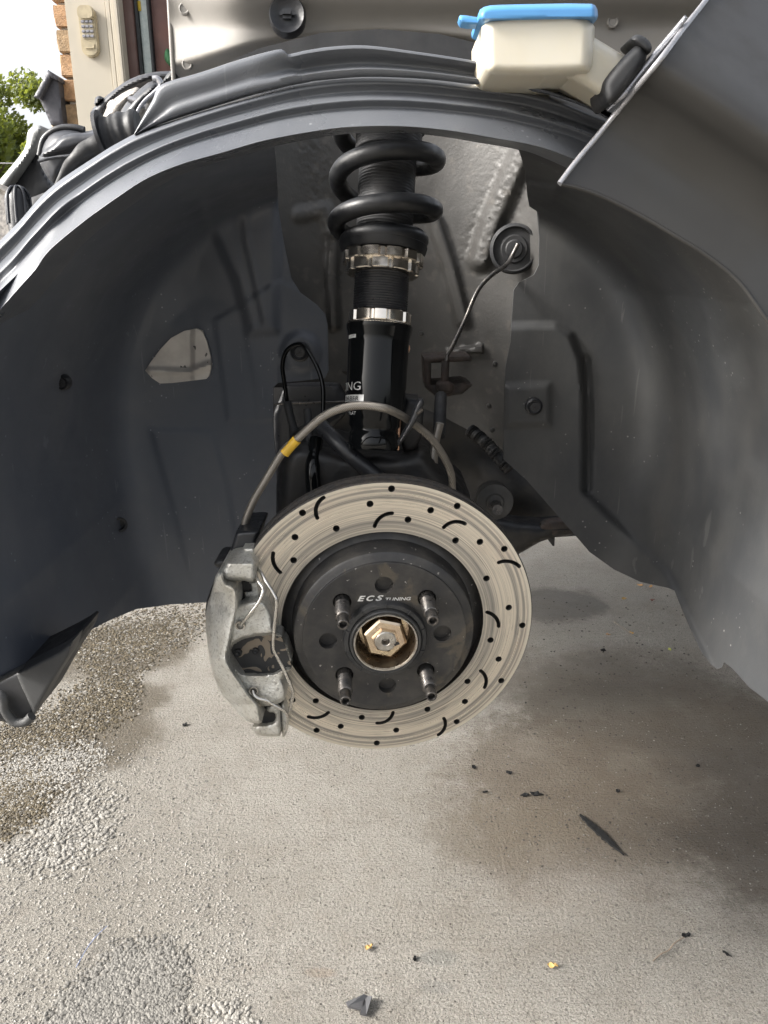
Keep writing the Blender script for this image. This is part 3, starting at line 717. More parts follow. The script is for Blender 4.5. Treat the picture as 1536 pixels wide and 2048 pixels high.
# --- dark running gear behind the rotor
sheet('subframe', [(500, 740), (900, 745), (1060, 840), (1175, 1000), (1165, 1071), (1090, 1076), (1046, 1101), (1000, 1130), (800, 1180), (520, 1180)], lambda u, v: .955 + .02*np.sin(u*.02)*np.sin(v*.024), 12, M_DARK, car, .05)
pillow('control_arm', [(900, 1010), (960, 1030), (1060, 1050), (1152, 1045), (1160, 1068), (1092, 1077), (1048, 1102), (1000, 1130), (900, 1120)], .90, M_DARK, car, 20, .02, .03, 8)
pillow('heat_shield', [(1078, 1052), (1100, 1040), (1150, 1040), (1152, 1062), (1090, 1072)], .886, M_RUST, car, 10, .004, .01, 6)
pillow('tab', [(1092, 1074), (1110, 1071), (1109, 1092), (1105, 1092)], .905, M_DARK, car, 3, .002, .004, 3, rnd=0)
c = P(990, 1004, .80); rb = 37/ppm(1004, .80); bsh = lathe('arm_bushing', [(rb*.95, -.03), (rb, -.002), (rb*.97, .001), (rb*.5, .002), (rb*.42, .005), (rb*.2, .006), (.0001, .006)], frame(c, (-.05, -1, .1)), simple('bushing_rubber', (.045, .044, .042), .6), car, 32)
tube('bushing_bolt', [P(992, 1010, .79), P(995, 1020, .75)], .006, M_STEELD, bsh, 8)
pillow('knuckle', [(560, 900), (600, 880), (640, 890), (700, 905), (800, 905), (850, 890), (880, 930), (960, 1010), (900, 1100), (560, 1100), (550, 1000)], .70, M_DARK, car, 30, .03, .09, 8)
tube('knuckle_arm', [P(632, 880, .69), P(625, 930, .67), P(628, 985, .665), P(640, 1040, .66)], .007, M_GLOSSB, car, 8)
tube('knuckle_arm', [P(570, 1000, .70), P(600, 960, .69), P(618, 890, .70), P(615, 820, .72)], .004, M_RUBBER, car, 8)
tube('knuckle_arm', [P(640, 850, .69), P(690, 900, .67), P(760, 960, .665)], .008, M_BLACK, car, 8)
tube('steering_boot', [P(940, 860, .90), P(975, 890, .88), P(1020, 940, .86)], .008, M_DARK, car, 12, 20, lambda t: .008 + .0011*math.sin(t*110))
pillow('wheel_well_shield', [(546, 772), (640, 768), (690, 772), (690, 850), (600, 860), (570, 1000), (548, 1000)], .875, M_BLACK, car, 6, .004, .02, 8)

# --- coilover
CA, CB = P(746, 905, .662), P(782, 200, .735); CAX = (CB - CA).normalized(); CL = (CB - CA).length
def row(p):
    d = p - Vector((0, 0, H)); fz = d.y*CT - d.z*ST; return 1024 + FPX*(-d.y*ST - d.z*CT)/fz
def tv(v):
    lo, hi = -.3, CL + .3
    for _ in range(40):
        m = (lo+hi)/2
        if row(CA + CAX*m) > v: lo = m
        else: hi = m
    return (lo+hi)/2
def rw(px, v): return px/ppm(v, (CA + CAX*tv(v)).y)
CM = frame(CA, CAX, (1, 0, 0))
coil = empty('coilover', CA, car)
tag(coil, 'black coilover strut with champagne collars and a black spring')
lathe('damper_body', [(.0001, tv(900)), (rw(48, 890), tv(900)), (rw(50, 885), tv(893)), (rw(50, 880), tv(868)), (rw(47, 870), tv(864)), (rw(47, 860), tv(857)), (rw(51, 850), tv(852)), (rw(51, 845), tv(838)), (rw(58, 830), tv(826)), (rw(59.5, 820), tv(818)),
      (rw(60, 750), tv(750)), (rw(61, 690), tv(690)), (rw(62, 680), tv(678)), (rw(66, 665), tv(662)), (rw(67, 655), tv(652)), (rw(60, 650), tv(648))], CM, M_GLOSSB, coil, 96, angle=50)
th = [(rw(54, 600), tv(652))]
t0_, t1_ = tv(650), tv(545); nt = 21
for i in range(nt):
    a = t0_ + (t1_-t0_)*i/nt; b = (t1_-t0_)/nt; r0 = rw(54.5, 600)
    th += [(r0 - .0013, a + b*.1), (r0, a + b*.45), (r0, a + b*.6), (r0 - .0013, a + b*.95)]
lathe('threaded_sleeve', th, CM, M_BLACK, coil, 72, angle=80)
th = [(rw(58, 470), tv(545))]
t0_, t1_ = tv(540), tv(205); nt = 56
for i in range(nt):
    a = t0_ + (t1_-t0_)*i/nt; b = (t1_-t0_)/nt; r0 = rw(57, 400) + (.004 if i > 38 else 0) + (.0035 if i > 46 else 0)
    th += [(r0 - .0006, a + b*.1), (r0, a + b*.45), (r0, a + b*.6), (r0 - .0006, a + b*.95)]
lathe('dust_tube', th, CM, M_RUBBER, coil, 60, angle=80)
def collar(va, vb, px, nn, ph, ri=46):
    ta, tb = tv(va), tv(vb); ro = rw(px, va); ri = rw(ri, va)
    def rad(k): return 1.0 if ((k*nn + ph) % 1) > .2 else .935
    n = nn*10; bm = bmesh.new(); ch = .0008
    prof = [(ri, ta), (ro*.965, ta), (ro, ta + ch), (ro, tb - ch), (ro*.965, tb), (ri, tb)]
    rings = []
    for j, (r, hgt) in enumerate(prof):
        rings.append([bm.verts.new(CM @ Vector((r*math.cos(2*math.pi*k/n)*(rad(k/n) if 0 < j < 5 else 1), r*math.sin(2*math.pi*k/n)*(rad(k/n) if 0 < j < 5 else 1), hgt))) for k in range(n)])
    rings.append(rings[0])
    for i in range(len(rings)-1):
        for k in range(n): bm.faces.new((rings[i][k], rings[i][(k+1) % n], rings[i+1][(k+1) % n], rings[i+1][k]))
    return frombm('collar', bm, M_GOLD, coil, True, 30)
collar(531, 511, 82, 12, .1); collar(551, 529, 73, 11, .45); collar(649, 627, 63, 11, .3)
lathe('collar_flange', [(rw(50, 655), tv(657)), (rw(66, 655), tv(657)), (rw(67, 655), tv(653)), (rw(62, 648), tv(648)), (rw(50, 648), tv(648))], CM, M_GOLD, coil, 72)
lathe('spring_perch', [(rw(58, 510), tv(511)), (rw(82, 508), tv(510)), (rw(86, 505), tv(503)), (rw(88, 498), tv(494)), (rw(80, 485), tv(484)), (rw(58, 480), tv(482))], CM, M_SPRING, coil, 72)
# spring: dead coil on the perch, then open turns going up
sp = []; rm0 = rw(98, 420)
pitch = tv(341) - tv(441)
hk = ([0, .5, 1.0, 1.5, 2.5, 3.5, 4.5], [tv(492), tv(487), tv(470), tv(441), tv(341), tv(341) + pitch, tv(341) + 2*pitch])
for i in range(0, 64*5):
    tt = i/64; hgt = float(np.mean([np.interp(tt + q, *hk) for q in (-.15, -.07, 0, .07, .15)]))
    rm = rm0*(.74 + .26*float(sstep(.75, 1.35, tt))); al = tt*2*math.pi + math.pi*.5
    sp.append(CM @ Vector((rm*math.cos(al), rm*math.sin(al), hgt)))
    if hgt > CL + .02: break
tube('spring', sp, rw(17.8, 420), M_SPRING, coil, 14, raw=True)
# labels on the damper
def text_mesh(body, size, shear=0.0, bold=0.):
    cu = bpy.data.curves.new('txt', 'FONT'); cu.body = body; cu.size = size; cu.shear = shear; cu.resolution_u = 3; cu.offset = bold; cu.fill_mode = 'FRONT'
    ob = bpy.data.objects.new('txt', cu); col.objects.link(ob)
    dg = bpy.context.evaluated_depsgraph_get(); me = bpy.data.meshes.new_from_object(ob.evaluated_get(dg))
    bpy.data.objects.remove(ob); bpy.data.curves.remove(cu); return me
def wrap(name, me, r, ang_right, t, m, wid=None):
    xs = [v.co.x for v in me.vertices]; x1 = max(xs); sclx = (wid/(x1 - min(xs))) if wid else 1
    bm = bmesh.new(); bm.from_mesh(me); bmesh.ops.triangulate(bm, faces=bm.faces); bmesh.ops.subdivide_edges(bm, edges=[e for e in bm.edges if e.calc_length() > .003], cuts=2, use_grid_fill=False)
    for v in bm.verts:
        a = ang_right + (v.co.x - x1)*sclx/r
        v.co = CM @ Vector((r*math.cos(a), r*math.sin(a), t + v.co.y))
    return frombm(name, bm, m, coil, False, recalc=False)
# angle 0 = +x side, -pi/2 faces the viewer on this frame
sgn = 1 if (CM @ Vector((0, 1, 0)) - CM @ Vector((0, 0, 0))).y > 0 else -1
def ang(px_off, half): return -sgn*math.acos(max(-1, min(1, px_off/half)))
rb_ = rw(60, 770) + .0005
wrap('lettering', text_mesh('RACING', .0105), rb_, ang(-29, 60), tv(786), M_SILV, .048)
bm = bmesh.new(); a1 = ang(-22, 60); n = 24
for k in range(n):
    aa = [a1 - (k+q)*1.5/n for q in (0, 1)]
    bm.faces.new([bm.verts.new(CM @ Vector((rb_*math.cos(a), rb_*math.sin(a), tq))) for a, tq in ((aa[0], tv(808)), (aa[0], tv(795)), (aa[1], tv(795)), (aa[1], tv(808)))])
bmesh.ops.remove_doubles(bm, verts=bm.verts, dist=1e-6); frombm('label_band', bm, M_SILV, coil, True)
wrap('lettering', text_mesh('SHOCK ABSORBER', .0056), rb_ + .0004, ang(-31, 60), tv(806.5), M_BLACK, .058)
wrap('lettering', text_mesh('FLAT', .0042), rb_, ang(-36, 60), tv(834), M_SILV)
bm = bmesh.new(); a1 = ang(-44, 62)
for k in range(8):
    aa = [a1 - (k+q)*.46/8 for q in (0, 1)]
    bm.faces.new([bm.verts.new(CM @ Vector((rb_*1.014*math.cos(a), rb_*1.014*math.sin(a), tq))) for a, tq in ((aa[0], tv(684)), (aa[0], tv(666)), (aa[1], tv(666)), (aa[1], tv(684)))])
bmesh.ops.remove_doubles(bm, verts=bm.verts, dist=1e-6); frombm('sticker', bm, M_WHITE, coil, True)
wrap('lettering', text_mesh('| |||', .004), rb_*1.02, ang(-47, 62), tv(679), M_BLACK)
c = P(806, 697, .70); lathe('strut_bolt', [(.0001, .004), (.005, .004), (.0065, .002), (.0065, -.006)], frame(c, (.4, -1, 0)), M_BRONZE_TINT, coil, 18)
tube('bronze_reflection', [P(800, 780, .672), P(799, 840, .668), P(796, 900, .664)], .0013, M_BRONZE_TINT, coil, 6)  # thin bronze strip standing in for a reflection on the bracket edge
pillow('clamp_bracket', [(801, 795), (850, 800), (840, 900), (798, 905)], .69, M_DARK, coil, 8, .004, .03, 6)

# --- hoses and cables
hp = Zm([(0, 1150), (130, 940), (230, 850), (400, 700), (550, 630), (700, 610), (850, 630), (950, 670), (1030, 720), (1100, 770), (1200, 860), (1290, 1000), (1330, 1100), (1338, 1190)], 530, 640, 3.572)
hp = [(487, 1075), (492, 1040), (507, 1002)] + hp + [(904, 1000)]
hY = np.interp(range(len(hp)), [0, 3, 6, 9, 12, len(hp)-1], [.612, .605, .598, .592, .63, .67])
hose_pts = [P(u, v, y) for (u, v), y in zip(hp, hY)]
hose = tube('brake_hose', hose_pts, .0034, M_BRAID, car, 12, 10)
tag(hose, 'braided steel brake hose arching over the rotor')
tube('yellow_sleeve', [P(569, 907, .6015), P(581, 893, .601), P(594, 879, .600)], .0042, M_YELL, hose, 14, 4)
tube('hose_return', [P(880, 846, .69), P(870, 890, .69), P(868, 930, .69), P(878, 975, .69)], .0040, M_BRAID, hose, 10)
tube('hose_fitting', [P(882, 792, .75), P(880, 830, .72), P(878, 872, .70)], .0062, M_RUBBER, hose, 10)
pillow('hose_bracket', Zm([(1090, 570), (1130, 560), (1140, 590), (1100, 700), (1010, 830), (955, 910), (945, 880), (960, 850), (1040, 710)], 530, 640, 3.572), .605, M_BLACK, car, 5, .004, .008, 3)
tube('bracket_stud', [P(834, 828, .60), P(846, 818, .598)], .0016, M_STEELD, hose, 6)
cab = [(587, 850), (580, 822), (575, 806), (569, 766), (565, 732), (572, 704), (589, 690), (608, 691), (625, 716), (639, 746), (646, 778), (646, 824), (645, 850)]
cable = tube('sensor_cable', [P(u, v, .80 - .004*i) for i, (u, v) in enumerate(cab)], .0024, M_GLOSSB, car, 10, 8)
tube('cable_sleeve', [P(574, 803, .785), P(579, 826, .782), P(588, 862, .778), P(590, 885, .77)], .0048, M_RUBBER, cable, 10, 8, lambda t: .0056 if t > .6 else .0044)
tube('cable_clip', [P(549, 808, .86), P(600, 806, .86), P(690, 803, .86)], .0014, M_STEELD, cable, 6)

# --- brake rotor, hat, hub
yaw, tilt = .0754, .0528
nin = Vector((-math.sin(yaw)*math.cos(tilt), math.cos(yaw)*math.cos(tilt), math.sin(tilt)))
e1 = nin.cross(Vector((0, 0, 1))).normalized(); e2 = e1.cross(nin)
RM = Matrix(((e1.x, e2.x, -nin.x, HUBC.x), (e1.y, e2.y, -nin.y, HUBC.y), (e1.z, e2.z, -nin.z, HUBC.z), (0, 0, 0, 1)))   # local z points out of the car
def onrotor(u, v, s=0.):
    o = HUBC - nin*s - Vector((0, 0, H)); d = ray(u, v); p = d*(o.dot(nin)/d.dot(nin)) - o; return (p.dot(e1), p.dot(e2))
I4 = Matrix.Identity(4)
def rlink(o, parent):                 # meshes made in the rotor's own frame
    o.matrix_world = RM; return o
hub_root = empty('rotor_axis', HUBC, None); bpy.data.objects.remove(hub_root)
def rotor_obj(name, bm, mats, parent, angle=35, smooth=True):
    o = frombm(name, bm, mats, None, smooth, angle)
    if parent is not None:
        o.parent = parent; o.matrix_parent_inverse = (wmat(parent)).inverted()
    o.location = RM.to_translation(); o.rotation_euler = RM.to_euler(); return o
RO, RI, HR = .1325, .0885, .0029
hz = [(860,165),(768,230),(624,335),(480,268),(448,372),(442,470),(930,297),(1027,257),(1140,239),(1133,386),(1237,392),(1341,422),(1265,548),(1360,672),(1418,748),(1282,811),(1317,892),(1328,984),(1184,987),(1173,1073),(1013,1106),(1138,1159),(880,1195),(797,1250),(733,1141),(643,1179),(540,1196),(537,1070),(437,1067)]
sz = [[(570,203),(540,240),(543,290)],[(862,270),(812,288),(788,325)],[(1083,330),(1120,308),(1173,315)],[(1317,480),(1360,475),(1405,497)],[(1268,692),(1302,712),(1317,752)],[(1240,942),(1262,972),(1257,1013)],[(1083,1145),(1088,1180),(1060,1215)],[(866,1120),(848,1150),(798,1165)],[(590,1120),(560,1138),(505,1138)],[(355,440),(358,485),(385,522)]]
loops = []
for x, y in hz:
    cx, cy = onrotor(380 + x/2.1333, 900 + y/2.1333); loops.append([(cx + HR*math.cos(a), cy + HR*math.sin(a)) for a in np.linspace(0, 2*math.pi, 17)[:-1]])
for s3 in sz:
    q3 = [Vector(onrotor(380 + x/2.1333, 900 + y/2.1333)) for x, y in s3]; hw = .0017
    (ax, ay), (bx, by), (cx_, cy_) = q3; dd_ = 2*(ax*(by-cy_) + bx*(cy_-ay) + cx_*(ay-by))
    ox = ((ax*ax+ay*ay)*(by-cy_) + (bx*bx+by*by)*(cy_-ay) + (cx_*cx_+cy_*cy_)*(ay-by))/dd_; oy = ((ax*ax+ay*ay)*(cx_-bx) + (bx*bx+by*by)*(ax-cx_) + (cx_*cx_+cy_*cy_)*(bx-ax))/dd_
    th0 = math.atan2(ay-oy, ax-ox); th1 = math.atan2(cy_-oy, cx_-ox); dth = (th1-th0 + math.pi) % (2*math.pi) - math.pi; ra = math.hypot(ax-ox, ay-oy)
    q = [Vector((ox + ra*math.cos(th0 + dth*k/14), oy + ra*math.sin(th0 + dth*k/14))) for k in range(15)]
    L, Rr = [], []
    for i, p in enumerate(q):
        t = (q[min(i+1, len(q)-1)] - q[max(i-1, 0)]).normalized(); nn = Vector((-t.y, t.x)); L.append(p + nn*hw); Rr.append(p - nn*hw)
    t = (q[-1]-q[-2]).normalized(); cap1 = [q[-1] + (Vector((-t.y, t.x))*math.cos(a) + t*math.sin(a))*hw for a in np.linspace(0, math.pi, 7)[1:-1]]
    t = (q[0]-q[1]).normalized(); cap0 = [q[0] + (Vector((-t.y, t.x))*math.cos(a) + t*math.sin(a))*hw for a in np.linspace(0, math.pi, 7)[1:-1]]
    loops.append([tuple(p) for p in L + cap1 + Rr[::-1] + cap0])
def rotor():
    NO, NI = 180, 140
    pts = [Vector((RO*.993*math.cos(2*math.pi*k/NO), RO*.993*math.sin(2*math.pi*k/NO))) for k in range(NO)]
    ed = [(k, (k+1) % NO) for k in range(NO)]; b = len(pts)
    pts += [Vector((RI*math.cos(2*math.pi*k/NI), RI*math.sin(2*math.pi*k/NI))) for k in range(NI)]; ed += [(b+k, b + (k+1) % NI) for k in range(NI)]
    for lp in loops:
        b = len(pts); pts += [Vector(p) for p in lp]; ed += [(b+k, b + (k+1) % len(lp)) for k in range(len(lp))]
    vo, eo, fo, *_ = delaunay_2d_cdt(pts, ed, [], 0, 1e-7)
    cen = np.array([sum((vo[i] for i in f), Vector((0, 0)))/len(f) for f in fo]); rr = np.hypot(cen[:, 0], cen[:, 1])
    keep = (rr > RI*.9999*math.cos(math.pi/NI)) & (rr < RO)
    hole = np.zeros(len(fo), bool)
    for lp in loops: hole |= sdf(cen, lp) > 0
    bm = bmesh.new(); vv = [bm.verts.new((p.x, p.y, 0)) for p in vo]
    for f, k, h_ in zip(fo, keep, hole):
        if k and not h_: bm.faces.new([vv[i] for i in f])
    bmesh.ops.delete(bm, geom=[v for v in bm.verts if not v.link_faces], context='VERTS')
    be = [e for e in bm.edges if len(e.link_faces) == 1 and RI*1.005 < (e.verts[0].co.length) < RO*.99]
    r = bmesh.ops.extrude_edge_only(bm, edges=be)
    for q in r['geom']:
        if isinstance(q, bmesh.types.BMVert): q.co.z = -.007
        if isinstance(q, bmesh.types.BMFace): q.material_index = 1
    for f in bm.faces:
        if f.material_index == 0 and f.normal.z < 0: f.normal_flip()
    # rim, chamfer and back plate
    lathe_bm([(RO*.993, 0), (RO, -.0012), (RO, -.0070), (RO - .003, -.0075), (RO - .003, -.0145), (RO, -.015), (RO, -.0215), (RI, -.022), (RI, 0)], I4, NO, None, bm, 2)
    lathe_bm([(RO - .004, -.0085), (RI + .001, -.0085)], I4, NO, None, bm, 1)
    o = rotor_obj('brake_rotor', bm, [M_ROTOR, M_HOLE, M_RIM], car, 30)
    return o
rot = rotor(); tag(rot, 'drilled and slotted brake rotor with bare machined face')
# hat with round stud and blank holes
S = .020
hat = bmesh.new()
ring_h = []
k0 = math.pi/4 + .0119
studs = [(.05*math.cos(k0 + i*math.pi/2), .05*math.sin(k0 + i*math.pi/2)) for i in range(4)]
blanks = [onrotor(u, v, S) for u, v in ((768, 1170), (885, 1267), (775, 1371), (656, 1282))]
hl = [[(cx + r_*math.cos(a), cy + r_*math.sin(a)) for a in np.linspace(0, 2*math.pi, 25)[:-1]] for (cx, cy), r_ in [(p, .0078) for p in studs] + [(p, .0077) for p in blanks]]
NO = 120; RF, RB = .0690, .0355
pts = [Vector((RF*math.cos(2*math.pi*k/NO), RF*math.sin(2*math.pi*k/NO))) for k in range(NO)]; ed = [(k, (k+1) % NO) for k in range(NO)]
b0 = len(pts); pts += [Vector((RB*math.cos(2*math.pi*k/90), RB*math.sin(2*math.pi*k/90))) for k in range(90)]; ed += [(b0+k, b0 + (k+1) % 90) for k in range(90)]
for lp in hl:
    b0 = len(pts); pts += [Vector(p) for p in lp]; ed += [(b0+k, b0 + (k+1) % len(lp)) for k in range(len(lp))]
vo, eo, fo, *_ = delaunay_2d_cdt(pts, ed, [], 0, 1e-7)
cen = np.array([sum((vo[i] for i in f), Vector((0, 0)))/len(f) for f in fo]); rr = np.hypot(cen[:, 0], cen[:, 1]); bad = rr < RB*.9993
for lp in hl: bad |= sdf(cen, lp) > 0
vv = [hat.verts.new((p.x, p.y, S)) for p in vo]
for f, q in zip(fo, bad):
    if not q: hat.faces.new([vv[i] for i in f])
bmesh.ops.delete(hat, geom=[v for v in hat.verts if not v.link_faces], context='VERTS')
for f in hat.faces:
    if f.normal.z < 0: f.normal_flip()
be = [e for e in hat.edges if len(e.link_faces) == 1 and RB*1.01 < e.verts[0].co.xy.length < RF*.99]
r = bmesh.ops.extrude_edge_only(hat, edges=be)
for q in r['geom']:
    if isinstance(q, bmesh.types.BMVert): q.co.z = S - .0065
lathe_bm([(RF, S), (RF + .0006, S - .0002), (RF + .0010, S - .0022), (RF + .0022, S - .0030), (.0752, S - .0038), (.0768, S - .0052), (.0775, S - .0085), (.0782, .004), (.0795, -.006), (.0885, -.010)], I4, 120, None, hat)
lathe_bm([(.0675, S - .0066), (.034, S - .0066)], I4, 80, None, hat)
hat_o = rotor_obj('rotor_hat', hat, M_HAT, rot, 32)
# ECS TUNING etched into the hat
def flat_text(name, body, size, x0, x1, y, shear, m, parent, z, bold=0.):
    me = text_mesh(body, size, shear, bold); xs = [v.co.x for v in me.vertices]; a, b = min(xs), max(xs)
    for v in me.vertices: v.co = ((v.co.x - a)/(b-a)*(x1-x0) + x0, y + v.co.y, z)
    o = link(name, me, m, None, False); o.parent = parent; o.matrix_parent_inverse = wmat(parent).inverted(); o.location = RM.to_translation(); o.rotation_euler = RM.to_euler(); return o
ya = onrotor(717, 1202, S)[1]; yb = onrotor(820, 1200, S)[1]; xa = onrotor(714, 1197, S)[0]; xb = onrotor(768, 1197, S)[0]; xc = onrotor(771, 1197, S)[0]; xd = onrotor(822, 1197, S)[0]
# three slanted outlined blocks holding E, C and S
hb = onrotor(740, 1191, S)[1] - ya
wb = (xb - xa)/3
for i, ch in enumerate('ECS'):
    flat_text('lettering', ch, hb*1.42, xa + wb*i + .0003, xa + wb*(i+1) - .0003, ya, .35, M_SILV, rot, S + .0003, bold=.0002)
flat_text('lettering', 'TUNING', (hb)*.85, xc, xd, yb + hb*.02, .25, M_SILV, rot, S + .0003, bold=.00008)
# hub: plastic centring ring, silver bore, hex nut, spindle
hub = empty('wheel_hub', HUBC, car)
def rl(name, prof, m, parent, n=64, angle=35, xy=(0, 0), rad=None):
    bm = lathe_bm(prof, Matrix.Translation((xy[0], xy[1], 0)), n, rad); bmesh.ops.remove_doubles(bm, verts=bm.verts, dist=1e-7); return rotor_obj(name, bm, m, parent, angle)
rl('centring_ring', [(.0358, S - .004), (.0355, S + .0045), (.0345, S + .0062), (.0315, S + .0068), (.0305, S + .0060), (.0300, S + .009), (.0290, S + .0098), (.0278, S + .0094), (.0275, S - .004)], M_HUBR, hub)
bm = bmesh.new()
for k in range(10):
    a = k*math.pi/5 + .3; boxbm(bm, (.0329, 0, S + .0068), (.0042, .0008, .0016), Matrix.Rotation(a, 4, 'Z'))
rotor_obj('ring_ribs', bm, M_HUBR, hub, smooth=False)
rl('bore_lip', [(.0276, S), (.0275, S + .0085), (.0268, S + .0102), (.0258, S + .0100), (.0252, S + .0085)], M_ZINC, hub)
rl('bore_wall', [(.0252, S + .0085), (.0250, S - .016), (.0001, S - .016)], M_BORE, hub)
rl('nut_washer', [(.0225, S - .016), (.0225, S - .0128), (.0215, S - .012), (.0001, S - .012)], M_NUT, hub)
def hexr(k):
    a = (k*2*math.pi + .25) % (math.pi/3) - math.pi/6; return .866/math.cos(a)
rl('axle_nut', [(.0202, S - .012), (.0202, S - .001), (.0193, S + .0024), (.0172, S + .0036), (.0120, S + .0042), (.0115, S + .0070), (.0102, S + .0074), (.0098, S + .002)], M_NUT, hub, 72, 22, (0, 0), hexr)
rl('spindle', [(.0093, S - .002), (.0093, S + .0072), (.0084, S + .0080), (.0038, S + .0080), (.0034, S + .0076), (.0030, S + .001), (.0001, S + .0005)], M_ZINC, hub, 48)
bm = bmesh.new(); boxbm(bm, (.0078, -.0058, S + .0078), (.0045, .0018, .0014), Matrix.Rotation(.4, 4, 'Z')); rotor_obj('staking_notch', bm, M_HOLE, hub, smooth=False)
T = .0580
sprof = [(.0062, S - .006), (.0062, S + .006)]
z = S + .006
while z < T - .013: sprof += [(.0060, z), (.0063, z + .0005), (.0060, z + .0010)]; z += .00125
sprof += [(.0058, T - .0125), (.0048, T - .0115), (.0048, T - .0012), (.0044, T), (.0030, T), (.0027, T - .0008), (.0026, T - .005), (.0001, T - .005)]
for i, xy in enumerate(studs):
    s_ = rl('wheel_stud', sprof, [M_STEELD], hub, 28, 30, xy)
    rl('stud_socket', [(.00445, T + .0001), (.0041, T + .0004), (.0031, T + .0004), (.0029, T - .0002)], M_STEELD, hub, 28, 35, xy)

# --- caliper
def zc(p): return Zm(p, 390, 1040, 4.452)
cal = empty('brake_caliper', P(470, 1280, .58), car); tag(cal, 'bare cast aluminium brake caliper clamped over the rotor edge')
bul = zc([(190, 465), (250, 470), (262, 560), (345, 590), (378, 640), (385, 760), (362, 860), (338, 960), (305, 1120), (278, 1240), (335, 1340), (405, 1440), (500, 1580), (565, 1640), (582, 1740), (600, 1815), (480, 1805), (390, 1725), (325, 1645), (228, 1545), (168, 1400), (128, 1230), (103, 1050), (92, 900), (108, 750), (152, 620)])
crest = np.array(zc([(250, 470), (345, 590), (380, 640), (387, 760), (364, 860), (340, 960), (307, 1120), (280, 1240), (337, 1340), (407, 1440), (502, 1580), (567, 1640), (602, 1815)]))
def body_y(u, v):                     # highest along its inner crest, rolling away towards the outside
    du = np.clip(np.interp(v, crest[:, 1], crest[:, 0]) - u, 0, 80); return .549 + .00012*du + .0000095*du**2
pillow('caliper_body', bul, body_y, M_CAST, cal, 6, .010, .075, 2.5, rnd=1)
inner = zc([(330, 760), (390, 745), (500, 712), (610, 705), (665, 780), (695, 880), (705, 990), (790, 1040), (880, 1310), (770, 1400), (812, 1490), (812, 1590), (740, 1640), (590, 1665), (520, 1620), (400, 1450), (280, 1280), (290, 1120)])
pk = zc([(300, 1160), (330, 1090), (420, 1045), (560, 1015), (700, 1000), (790, 1040), (880, 1310), (770, 1345), (700, 1375), (560, 1388), (420, 1378), (330, 1310), (292, 1240)])
def pocket(u, v): return .017*sstep(-1, 5, sdf(uvs(u, v), pk)) + .0012*np.sin(u*.09)*np.sin(v*.05) + .004*sstep(8, 2, np.hypot(u - 482, v - 1250)) + .004*sstep(8, 2, np.hypot(u - 507, v - 1384))
pillow('caliper_face', inner, .563, M_CAST, cal, 8, .012, .016, 2.5, extra=pocket, rnd=1)
pb = [((u - 522)*.93 + 522, (v - 1308)*.92 + 1308) for u, v in pk]
pp = sheet('pad_backing', pb, lambda u, v: .5662 + 0*u, 6, M_POCKET, cal, .002)
for (x, y, r_) in ((385, 1178, .0034), (540, 1163, .0028)):
    lathe('pad_pin', [(r_, -.001), (r_, .0018), (r_*.6, .0022), (.0001, .0012)], frame(P(390 + x/4.452, 1040 + y/4.452, .5655), (0, -1, 0)), M_DARK, cal, 16)
pillow('carrier_ear', zc([(265, 390), (330, 280), (420, 250), (520, 250), (540, 330), (548, 430), (530, 545), (480, 555), (430, 540), (330, 545), (260, 540), (232, 480)]), lambda u, v: .560 + .0007*np.clip(1128 - v, 0, 60), M_CAST, cal, 10, .010, .05, 3, rnd=1)
pillow('carrier_ear_side', zc([(425, 250), (520, 250), (548, 430), (575, 660), (560, 700), (440, 690), (440, 640), (500, 630), (495, 575), (450, 545), (535, 550), (500, 360)]), .572, M_CAST, cal, 4, .003, .012, 3, rnd=0)
pillow('carrier_top', zc([(355, 140), (365, 100), (560, 88), (575, 110), (540, 200), (530, 260), (430, 260), (310, 285), (330, 220)]), .590, M_BLACK, cal, 8, .006, .05, 3)
pillow('guide_boot', zc([(165, 380), (200, 348), (270, 345), (275, 400), (215, 430), (185, 415)]), .60, M_RUBBER, cal, 8, .008, .03, 3)
pillow('caliper_back', zc([(150, 590), (190, 480), (260, 460), (300, 560), (260, 760), (180, 980), (100, 980), (88, 760)]), .60, M_DARK, cal, 12, .01, .06, 4)
pillow('carrier_slot', zc([(255, 550), (480, 545), (500, 570), (500, 630), (440, 640), (440, 700), (560, 700), (570, 720), (390, 745), (375, 640), (345, 590), (262, 570)]), .5715, M_DARK, cal, 4, .002, .02, 4, rnd=0)
pillow('lower_slot', zc([(585, 1660), (760, 1625), (770, 1800), (720, 1815), (600, 1815), (575, 1740)]), .5695, M_DARK, cal, 4, .002, .02, 4, rnd=0)
pillow('lower_ear', zc([(640, 1650), (755, 1625), (760, 1810), (770, 1920), (730, 1930), (560, 1925), (515, 1870), (515, 1828), (690, 1815), (720, 1770), (715, 1715), (645, 1710)]), .566, M_CAST, cal, 6, .006, .02, 3, rnd=1)
pillow('lower_ear_side', zc([(755, 1640), (800, 1620), (835, 1800), (820, 1890), (795, 1935), (770, 1925)]), .572, M_CAST, cal, 5, .004, .014, 3, rnd=1)
for (x, y) in ((405, 935), (525, 1515)):
    lathe('clip_bore', [(.0042, .001), (.0040, .0022), (.0030, .0020), (.0027, -.002), (.0001, -.002)], frame(P(390 + x/4.452, 1040 + y/4.452, .5505), (0, -1, 0)), M_ZINC, cal, 20)
def wire(p, ys): return tube('retaining_clip', [P(u, v, y) for (u, v), y in zip(zc(p), ys)], .0015, M_WIRE, cal, 8, 7)
wire([(550, 430), (540, 480), (560, 540), (600, 600), (602, 650), (565, 735), (480, 845), (410, 932)], [.568, .562, .556, .552, .549, .547, .546, .549])
